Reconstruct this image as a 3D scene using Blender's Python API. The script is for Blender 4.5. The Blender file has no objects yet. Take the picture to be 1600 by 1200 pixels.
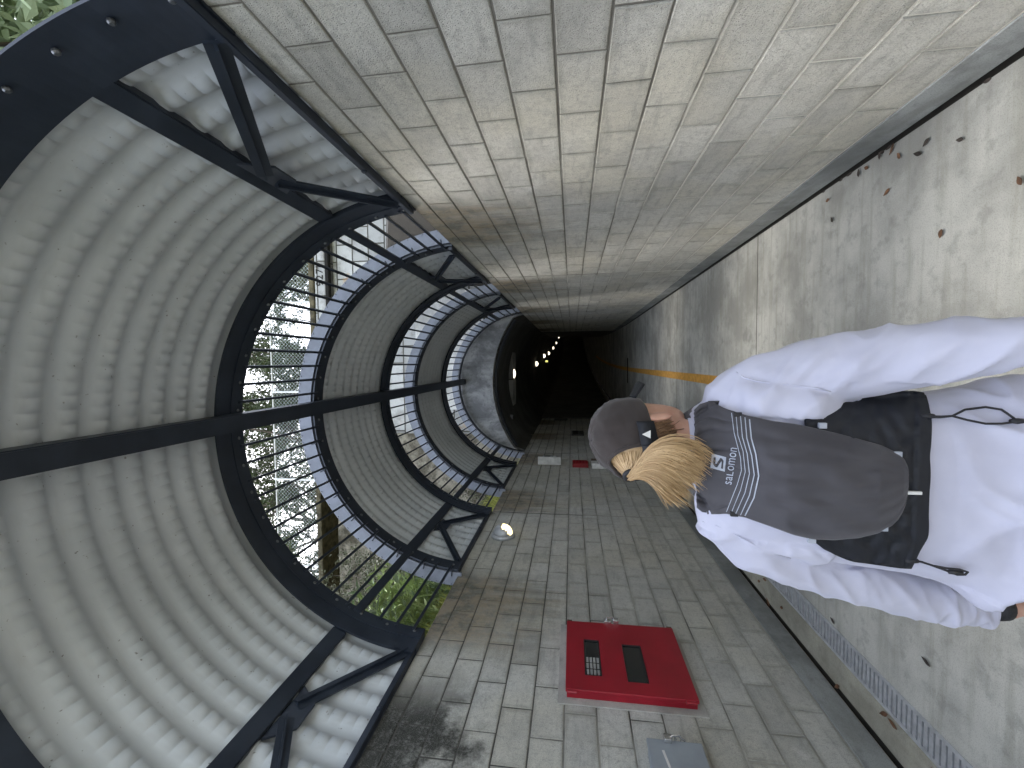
import bpy, bmesh, math, random
from mathutils import Vector, Matrix, noise as mnoise
random.seed(7)
PI = math.pi
R_ = math.radians
scn = bpy.context.scene
col = scn.collection

# ------------------------------------------------------------------ camera numbers (solved from the block courses)
FPX, PITCH, YAW, ROLL = 668.39, 0.13968, 0.0499, 0.00479
CAM = Vector((0.5147, 0.0, 1.7698))
def _rot():
    cp, sp = math.cos(PITCH), math.sin(PITCH); cy, sy = math.cos(YAW), math.sin(YAW); cr, sr = math.cos(ROLL), math.sin(ROLL)
    Rr = Matrix(((cr, 0, sr), (0, 1, 0), (-sr, 0, cr)))
    Rp = Matrix(((1, 0, 0), (0, cp, -sp), (0, sp, cp)))
    Ry = Matrix(((cy, -sy, 0), (sy, cy, 0), (0, 0, 1)))
    return Ry @ Rp @ Rr
CR = _rot()
def at(x, y, Y):
    d = CR @ Vector((600 - y, FPX, 800 - x)); return CAM + d * (Y / d.y)
def meas(x, z, Y):                                   # a point measured on the plane Y=1.05, moved along its sight line to depth Y
    k = Y / 1.05
    return Vector((CAM.x + (x - CAM.x) * k, Y, CAM.z + (z - CAM.z) * k))

# ------------------------------------------------------------------ object helpers
def link(o): col.objects.link(o); return o
def thing(name, label, cat, loc=(0, 0, 0), group=None, kind=None):
    o = link(bpy.data.objects.new(name, None)); o.location = loc; o.empty_display_size = .1
    return tag(o, label, cat, group, kind)
def tag(o, label=None, cat=None, group=None, kind=None):
    if label: o['label'] = label
    if cat: o['category'] = cat
    if group: o['group'] = group
    if kind: o['kind'] = kind
    return o
def obj(name, bm, mats, parent=None, smooth=False, local=False):
    me = bpy.data.meshes.new(name); bm.to_mesh(me); bm.free()
    return mobj(name, me, mats, parent, smooth, local)
def mobj(name, me, mats, parent=None, smooth=False, local=False):
    o = link(bpy.data.objects.new(name, me))
    for m in (mats if isinstance(mats, (list, tuple)) else [mats]): me.materials.append(m)
    if smooth:
        for p in me.polygons: p.use_smooth = True
    if parent is not None:
        o.parent = parent
        if not local:
            off = Vector((0, 0, 0)); p = parent
            while p is not None: off += p.location; p = p.parent
            o.location = -off
    return o
def dup(root, loc, label=None, group=None):
    r = root.copy(); link(r); r.location = loc
    if label: r['label'] = label
    if group: r['group'] = group
    for ch in list(root.children):
        c = ch.copy(); link(c); c.parent = r
        for g in ch.children:
            d = g.copy(); link(d); d.parent = c
    return r

# ------------------------------------------------------------------ mesh helpers
def BM(): return bmesh.new()
def box(bm, x0, x1, y0, y1, z0, z1, bev=0.0, mi=0):
    r = bmesh.ops.create_cube(bm, size=1)
    vs = r['verts']
    bmesh.ops.scale(bm, vec=(x1 - x0, y1 - y0, z1 - z0), verts=vs)
    bmesh.ops.translate(bm, vec=((x0 + x1) / 2, (y0 + y1) / 2, (z0 + z1) / 2), verts=vs)
    fs = {f for v in vs for f in v.link_faces}
    for f in fs: f.material_index = mi
    if bev > 0:
        es = list({e for v in vs for e in v.link_edges})
        bmesh.ops.bevel(bm, geom=es, offset=bev, segments=2, affect='EDGES', profile=.6)
    return bm
def frame_of(d):
    d = d.normalized(); a = Vector((0, 0, 1)) if abs(d.z) < .9 else Vector((1, 0, 0))
    u = d.cross(a).normalized(); return u, d.cross(u).normalized()
def beam(bm, a, b, w, h, up=Vector((0, 0, 1)), bev=0):
    a, b = Vector(a), Vector(b); d = (b - a).normalized()
    s = d.cross(up)
    s = s.normalized() if s.length > 1e-4 else Vector((1, 0, 0))
    t = s.cross(d).normalized()
    vs = []
    for p in (a, b):
        for i, j in ((-1, -1), (1, -1), (1, 1), (-1, 1)):
            vs.append(bm.verts.new(p + s * (w / 2 * i) + t * (h / 2 * j)))
    fs = [bm.faces.new([vs[0], vs[1], vs[2], vs[3]]), bm.faces.new([vs[7], vs[6], vs[5], vs[4]])]
    for i in range(4): fs.append(bm.faces.new([vs[i], vs[i + 4], vs[(i + 1) % 4 + 4], vs[(i + 1) % 4]]))
    bmesh.ops.recalc_face_normals(bm, faces=fs)
    if bev:
        bmesh.ops.bevel(bm, geom=list({e for f in fs for e in f.edges}), offset=bev, segments=2, affect='EDGES')
    return bm
def tube(bm, pts, rad, n=8, cap=True):
    pts = [Vector(p) for p in pts]; rings = []; u = None
    for i, p in enumerate(pts):
        d = (pts[min(i + 1, len(pts) - 1)] - pts[max(i - 1, 0)])
        if d.length < 1e-9: d = Vector((0, 0, 1))
        d.normalize()
        if u is None: u, _ = frame_of(d)
        u = (u - d * u.dot(d))
        u = u.normalized() if u.length > 1e-6 else frame_of(d)[0]
        w = d.cross(u)
        r = rad[i] if isinstance(rad, (list, tuple)) else rad
        rings.append([bm.verts.new(p + (u * math.cos(2 * PI * k / n) + w * math.sin(2 * PI * k / n)) * r) for k in range(n)])
    for a, b in zip(rings, rings[1:]):
        for k in range(n): bm.faces.new([a[k], a[(k + 1) % n], b[(k + 1) % n], b[k]])
    if cap and n > 2:
        bm.faces.new(rings[0][::-1]); bm.faces.new(rings[-1])
    return bm
def rings_loft(bm, rings, cap=True):
    V = [[bm.verts.new(p) for p in r] for r in rings]; n = len(V[0])
    for a, b in zip(V, V[1:]):
        for k in range(n): bm.faces.new([a[k], a[(k + 1) % n], b[(k + 1) % n], b[k]])
    if cap: bm.faces.new(V[0][::-1]); bm.faces.new(V[-1])
    return bm
def ell_ring(c, u, v, ru, rv, n=20, p=2.0):
    out = []
    for k in range(n):
        a = 2 * PI * k / n; ca, sa = math.cos(a), math.sin(a)
        out.append(c + u * (ru * math.copysign(abs(ca) ** (2 / p), ca)) + v * (rv * math.copysign(abs(sa) ** (2 / p), sa)))
    return out
def arc_sweep(bm, prof, a0, a1, n, c, closed=True):
    """profile of (radius, y) swept round the arch axis (along Y) through angles a0..a1; c = (x, z)"""
    rings = []
    for i in range(n + 1):
        a = a0 + (a1 - a0) * i / n
        rings.append([bm.verts.new((c[0] + r * math.cos(a), y, c[1] + r * math.sin(a))) for r, y in prof])
    m = len(prof)
    for A, B in zip(rings, rings[1:]):
        for k in range(m if closed else m - 1):
            bm.faces.new([A[k], A[(k + 1) % m], B[(k + 1) % m], B[k]])
    if closed:
        bm.faces.new(rings[0][::-1]); bm.faces.new(rings[-1])
    bmesh.ops.recalc_face_normals(bm, faces=bm.faces[:])
    return bm
def disc_bolt(bm, p, axis, r, h, n=8):
    axis = Vector(axis).normalized(); p = Vector(p)
    tube(bm, [p, p + axis * h * .6, p + axis * h], [r, r, r * .6], n)
def remesh(bm, voxel, smooth_it=4, fac=.5):
    me = bpy.data.meshes.new('tmp'); bm.to_mesh(me); bm.free()
    o = link(bpy.data.objects.new('tmp', me))
    m = o.modifiers.new('r', 'REMESH'); m.mode = 'VOXEL'; m.voxel_size = voxel; m.use_smooth_shade = True
    if smooth_it:
        s = o.modifiers.new('s', 'SMOOTH'); s.iterations = smooth_it; s.factor = fac
    dg = bpy.context.evaluated_depsgraph_get()
    out = bpy.data.meshes.new_from_object(o.evaluated_get(dg))
    bpy.data.objects.remove(o); bpy.data.meshes.remove(me)
    for p in out.polygons: p.use_smooth = True
    return out

# ------------------------------------------------------------------ node helpers
class G:
    def __init__(s, name):
        s.m = bpy.data.materials.new(name); s.m.use_nodes = True; s.nt = s.m.node_tree
        s.b = s.nt.nodes['Principled BSDF']; s.co = s.nt.nodes.new('ShaderNodeTexCoord').outputs['Object']
    def n(s, t, **kw):
        nd = s.nt.nodes.new(t)
        for k, v in kw.items(): setattr(nd, k, v)
        return nd
    def put(s, sock, v):
        if isinstance(v, bpy.types.NodeSocket): s.nt.links.new(v, sock)
        elif isinstance(v, (tuple, list)) and len(v) == 3 and sock.type == 'RGBA': sock.default_value = (*v, 1)
        else: sock.default_value = v
    def mapv(s, scale=(1, 1, 1), loc=(0, 0, 0), rot=(0, 0, 0), vec=None):
        nd = s.n('ShaderNodeMapping'); s.put(nd.inputs['Vector'], vec or s.co)
        nd.inputs['Scale'].default_value = scale; nd.inputs['Location'].default_value = loc; nd.inputs['Rotation'].default_value = rot
        return nd.outputs[0]
    def noise(s, scale, detail=4, rough=.55, vec=None, dist=0):
        nd = s.n('ShaderNodeTexNoise'); s.put(nd.inputs['Vector'], vec or s.co)
        nd.inputs['Scale'].default_value = scale; nd.inputs['Detail'].default_value = detail
        nd.inputs['Roughness'].default_value = rough; nd.inputs['Distortion'].default_value = dist
        return nd.outputs['Fac']
    def voro(s, scale, vec=None, feature='F1'):
        nd = s.n('ShaderNodeTexVoronoi', feature=feature); s.put(nd.inputs['Vector'], vec or s.co); nd.inputs['Scale'].default_value = scale
        return nd.outputs['Distance']
    def rng(s, v, a, b, c=0., d=1.):
        nd = s.n('ShaderNodeMapRange'); s.put(nd.inputs['Value'], v)
        for k, x in zip(('From Min', 'From Max', 'To Min', 'To Max'), (a, b, c, d)): nd.inputs[k].default_value = x
        nd.interpolation_type = 'SMOOTHSTEP'
        return nd.outputs[0]
    def math(s, op, a, b=0., c=None):
        nd = s.n('ShaderNodeMath', operation=op); s.put(nd.inputs[0], a); s.put(nd.inputs[1], b)
        if c is not None: s.put(nd.inputs[2], c)
        return nd.outputs[0]
    def mix(s, f, a, b, mode='MIX'):
        nd = s.n('ShaderNodeMix', data_type='RGBA', blend_type=mode)
        s.put(nd.inputs[0], f); s.put(nd.inputs[6], a); s.put(nd.inputs[7], b)
        return nd.outputs[2]
    def xyz(s):
        nd = s.n('ShaderNodeSeparateXYZ'); s.put(nd.inputs[0], s.co); return nd.outputs
    def attr(s, name):
        nd = s.n('ShaderNodeAttribute', attribute_name=name); return nd.outputs['Fac']
    def rand(s):
        return s.n('ShaderNodeObjectInfo').outputs['Random']
    def done(s, color, rough=.8, bump=None, bstr=.3, bdist=.01, metal=0, spec=.5, **kw):
        s.put(s.b.inputs['Base Color'], color); s.put(s.b.inputs['Roughness'], rough); s.put(s.b.inputs['Metallic'], metal)
        s.put(s.b.inputs['Specular IOR Level'], spec)
        for k, v in kw.items(): s.put(s.b.inputs[k.replace('_', ' ')], v)
        if bump is not None:
            nd = s.n('ShaderNodeBump'); nd.inputs['Strength'].default_value = bstr; nd.inputs['Distance'].default_value = bdist
            s.put(nd.inputs['Height'], bump); s.put(s.b.inputs['Normal'], nd.outputs[0])
        return s.m
def mul(c, k): return tuple(x * k for x in c)

def flat(name, c, rough=.6, metal=0, var=.15, scale=8, spec=.5, bump=0, bscale=60, **kw):
    g = G(name); n = g.noise(scale, 5)
    colr = g.mix(g.rng(n, .3, .7), mul(c, 1 - var), mul(c, 1 + var))
    return g.done(colr, rough, g.noise(bscale, 3) if bump else None, bump, .005, metal, spec, **kw)

def block_mat(name, base, algae):
    g = G(name); X, Y, Z = g.xyz()
    at_ = g.n('ShaderNodeAttribute', attribute_name='tint'); sp = g.n('ShaderNodeSeparateColor'); g.put(sp.inputs[0], at_.outputs['Color'])
    t, u, v = sp.outputs[0], sp.outputs[1], sp.outputs[2]
    c = g.mix(t, mul(base, .82), mul(base, 1.13))
    warm = g.mix(g.rng(g.noise(1.1, 3), .4, .65), c, (base[0] * 1.0, base[1] * .95, base[2] * .82))
    c = g.mix(.5, c, warm)
    big = g.noise(3.0, 7, .68)
    c = g.mix(g.rng(big, .44, .70, 0, .38), c, mul(base, .55))
    strk = g.noise(1., 6, .65, g.mapv((1, 2.6, 16)))
    c = g.mix(g.rng(strk, .50, .70, 0, .42), c, mul(base, .45))
    # grime gathering along the joints of each block, uneven
    ev = g.math('MINIMUM', v, g.math('SUBTRACT', 1., v)); eu = g.math('MINIMUM', u, g.math('SUBTRACT', 1., u))
    ed = g.math('MINIMUM', ev, g.math('MULTIPLY', eu, 2.))
    gr = g.math('SUBTRACT', g.math('ADD', g.math('MULTIPLY', g.noise(4.5, 6, .7), .42), g.math('MULTIPLY', t, -.06)), ed)
    c = g.mix(g.rng(gr, .03, .26, 0, .42 if not algae else .5), c, (base[0] * .40, base[1] * .385, base[2] * .33))
    # pale efflorescence
    eff = g.noise(1.5, 8, .72, g.mapv((1, 2.2, 2.2), (3, 9, 4)))
    c = g.mix(g.rng(eff, .60, .72, 0, .6), c, (.66, .655, .62))
    # runs below the open bays (rust-brown and green-grey)
    ph = g.math('SUBTRACT', g.math('FRACT', g.math('MULTIPLY_ADD', Y, 1 / 3.03, .5 - 3.75 / 3.03)), .5)
    bay = g.rng(g.math('ABSOLUTE', ph), .12, .26, 1, 0)
    infront = g.rng(Y, 2.2, 2.9)
    drip = g.noise(1., 5, .65, g.mapv((1, 7, .7)))
    low = g.rng(g.math('ADD', Z, g.math('MULTIPLY', drip, 1.5)), 2.35, 3.55)
    wet = g.math('MULTIPLY', g.math('MULTIPLY', bay, infront), low)
    c = g.mix(g.math('MULTIPLY', wet, .85), c, g.mix(g.rng(g.noise(6, 5, .7), .4, .62), (.25, .195, .12), (.095, .09, .062)))
    if algae:
        am = g.math('MULTIPLY', g.rng(Y, 2.45, 3.0, 1, 0), g.rng(g.math('ADD', Z, g.math('MULTIPLY', g.noise(3.6, 7, .72), 1.5)), 3.02, 3.42))
        c = g.mix(g.math('MULTIPLY', am, .95), c, (.022, .023, .019))
    pit = g.voro(120); fine = g.noise(210, 2); mid = g.noise(30, 6, .74)
    c = g.mix(g.rng(mid, .47, .66, 0, .42), c, mul(base, .5))
    c = g.mix(g.rng(fine, .50, .66, 0, .45), c, mul(base, .38)); c = g.mix(g.rng(g.voro(80), .14, .06, 0, .6), c, mul(base, .25))
    h = g.math('ADD', g.math('MULTIPLY', g.rng(pit, .08, .34), .6), g.math('ADD', mid, g.math('MULTIPLY', fine, .4)))
    return g.done(c, .9, h, .8, .007, spec=.2)
def mortar_mat(name, dark, light):
    g = G(name); X, Y, Z = g.xyz()
    n = g.noise(.9, 4, .6, g.mapv((1, 1, 1), (5, 2, 0)))
    z = g.math('ADD', g.math('MULTIPLY', Z, -.22), g.math('MULTIPLY', n, 1.5))
    c = g.mix(g.rng(z, .28, .62), dark, light)
    return g.done(c, .9, g.noise(90, 3), .4, .004, spec=.2)
def concrete_mat(name, base, streak=(1, 1, 1), dirt=.5, seed=0):
    g = G(name)
    a = g.noise(1.3, 7, .62, g.mapv(loc=(seed, 0, 0))); b = g.noise(9, 6, .65); f = g.noise(170, 2)
    st = g.noise(1, 4, .6, g.mapv(streak))
    c = g.mix(g.rng(a, .36, .64), mul(base, .66), mul(base, 1.15))
    c = g.mix(g.rng(st, .46, .68, 0, .42), c, (base[0] * .58, base[1] * .57, base[2] * .51))
    c = g.mix(g.rng(b, .50, .68, 0, .5), c, mul(base, .55))
    c = g.mix(g.rng(f, .50, .66, 0, .35), c, mul(base, .45))
    bl = g.noise(3.1, 6, .7, g.mapv(loc=(seed + 1, 3, 2))); c = g.mix(g.rng(bl, .60, .72, 0, .5), c, mul(base, .52))
    sp = g.noise(2.4, 3, .5, g.mapv(loc=(seed + 4, 7, 1)))
    c = g.mix(g.rng(sp, .68, .74, 0, dirt), c, mul(base, .4))
    return g.done(c, .82, g.math('ADD', g.math('MULTIPLY', b, .6), g.math('MULTIPLY', f, .5)), .3, .005, spec=.3)

MAT = {}
MAT['block_r'] = block_mat('pale_concrete_block', (.61, .60, .545), False)
MAT['block_l'] = block_mat('grey_concrete_block', (.57, .572, .535), True)
MAT['mortar_r'] = mortar_mat('pale_mortar', (.19, .18, .155), (.70, .68, .61))
MAT['mortar_l'] = mortar_mat('grey_mortar', (.085, .083, .075), (.40, .39, .35))
MAT['footing'] = concrete_mat('footing_concrete', (.30, .315, .31), (1, 3, 9), .4, 3)
MAT['path'] = concrete_mat('path_concrete', (.45, .448, .405), (1.2, 14, 1), .55, 0)
MAT['gutter'] = concrete_mat('gutter_concrete', (.40, .385, .315), (6, 1.2, 1), .5, 5)
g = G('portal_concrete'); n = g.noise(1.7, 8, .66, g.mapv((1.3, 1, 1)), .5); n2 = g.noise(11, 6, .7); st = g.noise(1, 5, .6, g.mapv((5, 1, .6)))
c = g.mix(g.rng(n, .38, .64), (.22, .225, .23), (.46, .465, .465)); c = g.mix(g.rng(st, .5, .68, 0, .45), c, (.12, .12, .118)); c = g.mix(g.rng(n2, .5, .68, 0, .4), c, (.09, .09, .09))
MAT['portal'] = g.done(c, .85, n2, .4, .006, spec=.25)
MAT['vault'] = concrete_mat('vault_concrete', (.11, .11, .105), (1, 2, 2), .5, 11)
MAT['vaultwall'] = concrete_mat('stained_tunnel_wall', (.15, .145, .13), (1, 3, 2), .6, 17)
MAT['crack'] = flat('joint_dirt', (.022, .02, .016), .95)
MAT['yellow'] = flat('yellow_paint', (.56, .29, .05), .75, var=.18, scale=14, bump=.3)

g = G('dark_painted_steel'); n1 = g.noise(5, 5); n2 = g.noise(60, 3)
MAT['steel'] = g.done(g.mix(g.rng(n1, .35, .7), (.014, .021, .035), (.026, .036, .055)), g.math('MULTIPLY_ADD', n1, .25, .33), n2, .12, .003, spec=.55)
g = G('cream_painted_sheet'); n1 = g.noise(1.6, 6, .6); n2 = g.noise(14, 5, .6); st = g.noise(1, 4, .6, g.mapv((3, 14, 3)))
c = g.mix(g.rng(n1, .3, .7), (.53, .565, .59), (.625, .66, .685)); c = g.mix(g.rng(st, .5, .8, 0, .25), c, (.40, .405, .39))
c = g.mix(g.rng(g.noise(38, 2), .70, .76, 0, .7), c, (.12, .11, .095))
MAT['sheet'] = g.done(c, .5, n2, .08, .004, spec=.4)
MAT['collar'] = flat('galvanised_collar', (.19, .205, .245), .5, .15, var=.12, scale=6)
MAT['galv'] = flat('galvanised_steel', (.46, .475, .49), .45, .35, var=.15, scale=20)
MAT['chrome'] = flat('bright_steel', (.62, .62, .62), .22, .95, var=.05)
MAT['bolt'] = flat('bolt_steel', (.20, .21, .22), .35, .8, var=.2)
MAT['red'] = flat('red_enamel', (.29, .008, .02), .38, var=.10, scale=5, spec=.5, bump=.05)
MAT['redfar'] = flat('faded_red_enamel', (.30, .012, .016), .5, var=.2)
MAT['greybox'] = flat('grey_enamel', (.30, .335, .37), .45, .2, var=.08, scale=6)
MAT['black'] = flat('black_recess', (.012, .013, .014), .5)
MAT['grout'] = concrete_mat('grout_patch', (.52, .515, .48), (2, 2, 2), .3, 21)
MAT['glass'] = flat('dark_glass', (.015, .017, .018), .12, spec=.6)
MAT['slot'] = flat('grey_plastic_slot', (.30, .30, .29), .5)
MAT['rust'] = flat('rusty_pipe', (.12, .085, .06), .8, .2, var=.4, scale=30)
MAT['white'] = flat('white_paint', (.72, .72, .70), .5)
def emit(name, c, s):
    g = G(name); return g.done(c, .4, Emission_Color=c, Emission_Strength=s)
MAT['lampglow'] = emit('lit_lens', (1., .80, .38), .55)
MAT['warmglow'] = emit('warm_lit_lens', (1., .72, .25), 7.)
MAT['lampcool'] = emit('lit_ceiling_lens', (1., .88, .66), .7)
MAT['greenglow'] = emit('yellow_lit_lens', (.75, .72, .2), .3)

def leaf_mat(name, a, b, rough=.5, trans=.25):
    g = G(name); r = g.attr('tint'); n = g.noise(1.4, 3)
    c = g.mix(r, a, b); c = g.mix(g.rng(n, .3, .7, 0, .4), c, mul(b, 1.15))
    return g.done(c, rough, spec=.25)
MAT['leaf_oak'] = leaf_mat('oak_leaves', (.045, .062, .030), (.10, .125, .060))
MAT['leaf_dull'] = leaf_mat('dull_shrub_leaves', (.075, .085, .050), (.16, .165, .105))
MAT['leaf_bright'] = leaf_mat('bright_leaves', (.19, .26, .085), (.40, .47, .21), .65)
MAT['leaf_pale'] = leaf_mat('pale_leaves', (.16, .23, .13), (.38, .46, .29), .5)
MAT['grass'] = leaf_mat('grass_blades', (.17, .21, .04), (.36, .36, .09), .6)
MAT['twig'] = flat('bare_twigs', (.15, .125, .105), .9, var=.3)
MAT['bark'] = flat('bark', (.11, .09, .07), .95, var=.4, scale=9, bump=.6, bscale=20)
MAT['dryleaf'] = flat('dry_leaf', (.17, .085, .042), .75, var=.5, scale=12)
MAT['darkleaf'] = flat('dark_leaf', (.05, .04, .033), .8, var=.4, scale=12)
g = G('soil_bank'); n = g.noise(1.2, 7, .65); n2 = g.noise(14, 5)
c = g.mix(g.rng(n, .35, .65), (.10, .085, .055), (.09, .11, .04)); c = g.mix(g.rng(n2, .4, .7, 0, .5), c, (.17, .15, .11))
MAT['soil'] = g.done(c, .95, n2, .8, .05, spec=.1)
g = G('rough_stone'); v = g.n('ShaderNodeTexBrick'); g.put(v.inputs['Vector'], g.mapv((1, 1, 1), rot=(R_(90), 0, 0)))
v.inputs['Scale'].default_value = 1.0; v.inputs['Brick Width'].default_value = 1.1; v.inputs['Row Height'].default_value = .55
v.inputs['Mortar Size'].default_value = .022; v.inputs['Mortar Smooth'].default_value = .3
v.inputs['Color1'].default_value = (.36, .36, .35, 1); v.inputs['Color2'].default_value = (.55, .55, .53, 1); v.inputs['Mortar'].default_value = (.10, .095, .08, 1)
n = g.noise(2.2, 7, .65); c = g.mix(g.rng(n, .48, .75, 0, .8), v.outputs['Color'], (.16, .145, .12))
c = g.mix(g.rng(g.noise(1.1, 4, .6, g.mapv(loc=(9, 0, 3))), .62, .72, 0, .6), c, (.42, .27, .14))
MAT['stone'] = g.done(c, .9, g.math('ADD', g.math('MULTIPLY', v.outputs['Fac'], -1.), n), .8, .05, spec=.2)
g = G('tan_rubble'); n = g.noise(1.6, 8, .68); v2 = g.noise(5, 7, .7)
c = g.mix(g.rng(n, .38, .62), (.10, .088, .065), (.33, .30, .24)); c = g.mix(g.rng(v2, .48, .62, 0, .6), c, (.055, .05, .038))
MAT['rubble'] = g.done(c, .95, g.math('ADD', n, g.rng(v2, 0, .1)), .9, .08, spec=.15)
MAT['mossy'] = flat('mossy_stone', (.10, .085, .05), .95, var=.55, scale=4, bump=.8, bscale=18)
MAT['palewall'] = concrete_mat('pale_render', (.68, .67, .64), (4, 1, .7), .25, 31)
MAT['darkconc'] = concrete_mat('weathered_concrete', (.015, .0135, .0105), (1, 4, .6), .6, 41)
MAT['wire'] = flat('fence_wire', (.52, .58, .56), .5, .4)
MAT['ink'] = flat('cut_lettering', (.035, .033, .03), .9)

# ------------------------------------------------------------------ setting: the tunnel trench
ZC, XW, HW = .2032, 1.715, 2.975           # course height, wall face, wall height
AX, AZ, AR = .03, 2.862, 1.68              # arch axis and inner radius
def bend(y):                                # centre line of the path / tunnel
    return 0 if y < 12 else (y - 12) ** 2 / 600.

def strip(bm, xs, zs, ys, follow=True):
    rows = []
    for y in ys:
        b = bend(y) if follow else 0
        rows.append([bm.verts.new((x + b, y, z)) for x, z in zip(xs, zs)])
    for A, B in zip(rows, rows[1:]):
        for k in range(len(xs) - 1): bm.faces.new([A[k], A[k + 1], B[k + 1], B[k]])
YS = [-9, -6, -3, 0, 3, 6, 9, 12] + [12 + 3 * i for i in range(1, 29)]
# path slabs with open joints, one sheet
bm = BM()
joints = [-7.75, -4.7, -1.62, 1.40, 4.45, 7.62, 10.75, 14.1]
edges = [-9] + joints + [95]
for a, b in zip(edges, edges[1:]):
    ys = [a + .006] + [y for y in YS if a + .05 < y < b - .05] + [b - .006]
    strip(bm, [-1.318, 1.700], [0, 0], ys)
tag(obj('path', bm, MAT['path']), kind='structure')
bm = BM(); strip(bm, [-2.2, 2.2], [-.035, -.035], YS); tag(obj('ground_bed', bm, MAT['crack']), kind='structure')
bm = BM(); strip(bm, [-1.695, -1.494, -1.494], [.004, .004, -.03], YS); tag(obj('gutter', bm, MAT['gutter']), kind='structure')
bm = BM(); strip(bm, [.205, .325], [.004, .004], [3.0 + .5 * i for i in range(-10, 60)]); tag(obj('road_marking', bm, MAT['yellow']), kind='structure')

# drain grate: two side rails and cross bars in lengths of one metre
def make_grate():
    t = thing('drain_grate', 'slotted galvanised drain grate set in the floor along the left wall', 'drain grate', (-1.406, 0, 0), 'drain grates along the left wall')
    b = BM(); box(b, -.088, -.066, .002, .998, -.03, .003); box(b, .066, .088, .002, .998, -.03, .003)
    obj('side_rail', b, MAT['galv'], t, local=True)
    b = BM()
    for i in range(28):
        y = .02 + i * .0355; box(b, -.066, .066, y, y + .0235, -.022, .001)
    obj('cross_bars', b, MAT['galv'], t, local=True)
    return t
g0 = make_grate(); g0.location = (-1.406, -2, 0)
for i in range(-1, 12): dup(g0, (-1.406, float(i), 0))

# ---- block walls
def block_wall(name, label, side, bmat, mmat, seed):
    rnd = random.Random(seed)
    t = thing(name, label, 'block wall', (side * XW, 0, 0))
    bm = BM(); lay = bm.loops.layers.float_color.new('tint')
    y0, y1 = -5.0, 17.0
    sx = side
    gap, dep, bv = .0048, .005, .004
    ctrl = [6.21, 10.45] if side < 0 else [6.0, 9.3, 10.45]
    def blk(ya, yb, za, zb, ti):
        off = rnd.uniform(-.0016, .0016); tl = rnd.uniform(-.0012, .0012)
        def P(y, z, d): return Vector((sx * (XW + d + tl * (y - ya)), y, z))
        q = [(ya, za), (yb, za), (yb, zb), (ya, zb)]
        jit = [(rnd.uniform(-.0016, .0016), rnd.uniform(-.0014, .0014)) for _ in range(4)]
        outer = [bm.verts.new(P(y + (gap if i in (0, 3) else -gap) + j[0], z + (gap if i < 2 else -gap) + j[1], dep + .004)) for i, ((y, z), j) in enumerate(zip(q, jit))]
        mid = [bm.verts.new(P(y + (gap if i in (0, 3) else -gap) + j[0], z + (gap if i < 2 else -gap) + j[1], bv * .7 + off)) for i, ((y, z), j) in enumerate(zip(q, jit))]
        inner = [bm.verts.new(P(y + (gap + bv if i in (0, 3) else -gap - bv) + j[0], z + (gap + bv if i < 2 else -gap - bv) + j[1], off)) for i, ((y, z), j) in enumerate(zip(q, jit))]
        fs = []
        for k in range(4):
            fs.append(bm.faces.new([outer[k], outer[(k + 1) % 4], mid[(k + 1) % 4], mid[k]]))
            fs.append(bm.faces.new([mid[k], mid[(k + 1) % 4], inner[(k + 1) % 4], inner[k]]))
        fs.append(bm.faces.new(inner))
        um = {v.index: None for v in ()}
        cor = [(0, 0), (1, 0), (1, 1), (0, 1)]
        for f in fs:
            for l in f.loops:
                grp = outer if l.vert in outer else (mid if l.vert in mid else inner); c_ = cor[grp.index(l.vert)]
                l[lay] = (ti, c_[0], c_[1], 1)
    for k in range(1, 15):
        za = k * ZC; zb = min((k + 1) * ZC, HW)
        ph = 1.546 + (0 if k % 2 else ZC) if side > 0 else 1.62 + (0 if k % 2 else ZC)
        y = ph - 2 * ZC * 20
        cuts = [y + 2 * ZC * i for i in range(60)]
        cuts = sorted([c for c in cuts if y0 < c < y1 and all(abs(c - q) > .07 for q in ctrl)] + ctrl + [y0, y1])
        for a, b in zip(cuts, cuts[1:]):
            blk(a, b, za, zb, min(1, max(0, rnd.gauss(.5, .22))))
    o = obj('blockwork', bm, bmat, t)
    if side > 0:
        for p in o.data.polygons: p.flip()
    b = BM(); x0, x1 = sorted((sx * (XW + dep), sx * (XW + .4)))
    box(b, x0, x1, y0 - .01, y1 - .004, .02, HW - .006); obj('mortar_core', b, mmat, t)
    b = BM(); x0, x1 = sorted((sx * (XW - .004), sx * (XW + .41)))
    yy = y0
    while yy < y1 - .01:
        yn = min(yy + 3.05, y1); box(b, x0, x1, yy + .004, yn - .004, .03, ZC - .006, .004); yy = yn
    obj('footing', b, MAT['footing'], t)
    for yc in ctrl:
        b = BM(); x0, x1 = sorted((sx * (XW - .004), sx * (XW + .006))); box(b, x0, x1, yc - .007, yc + .007, .21, HW - .03, .002)
        obj('control_joint', b, mmat, t)
    return t
block_wall('block_wall', 'pale concrete block wall without fixtures on the right of the path', 1, MAT['block_r'], MAT['mortar_r'], 3)
block_wall('block_wall', 'grey concrete block wall carrying the red cabinet and the wall lamp', -1, MAT['block_l'], MAT['mortar_l'], 5)

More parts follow.
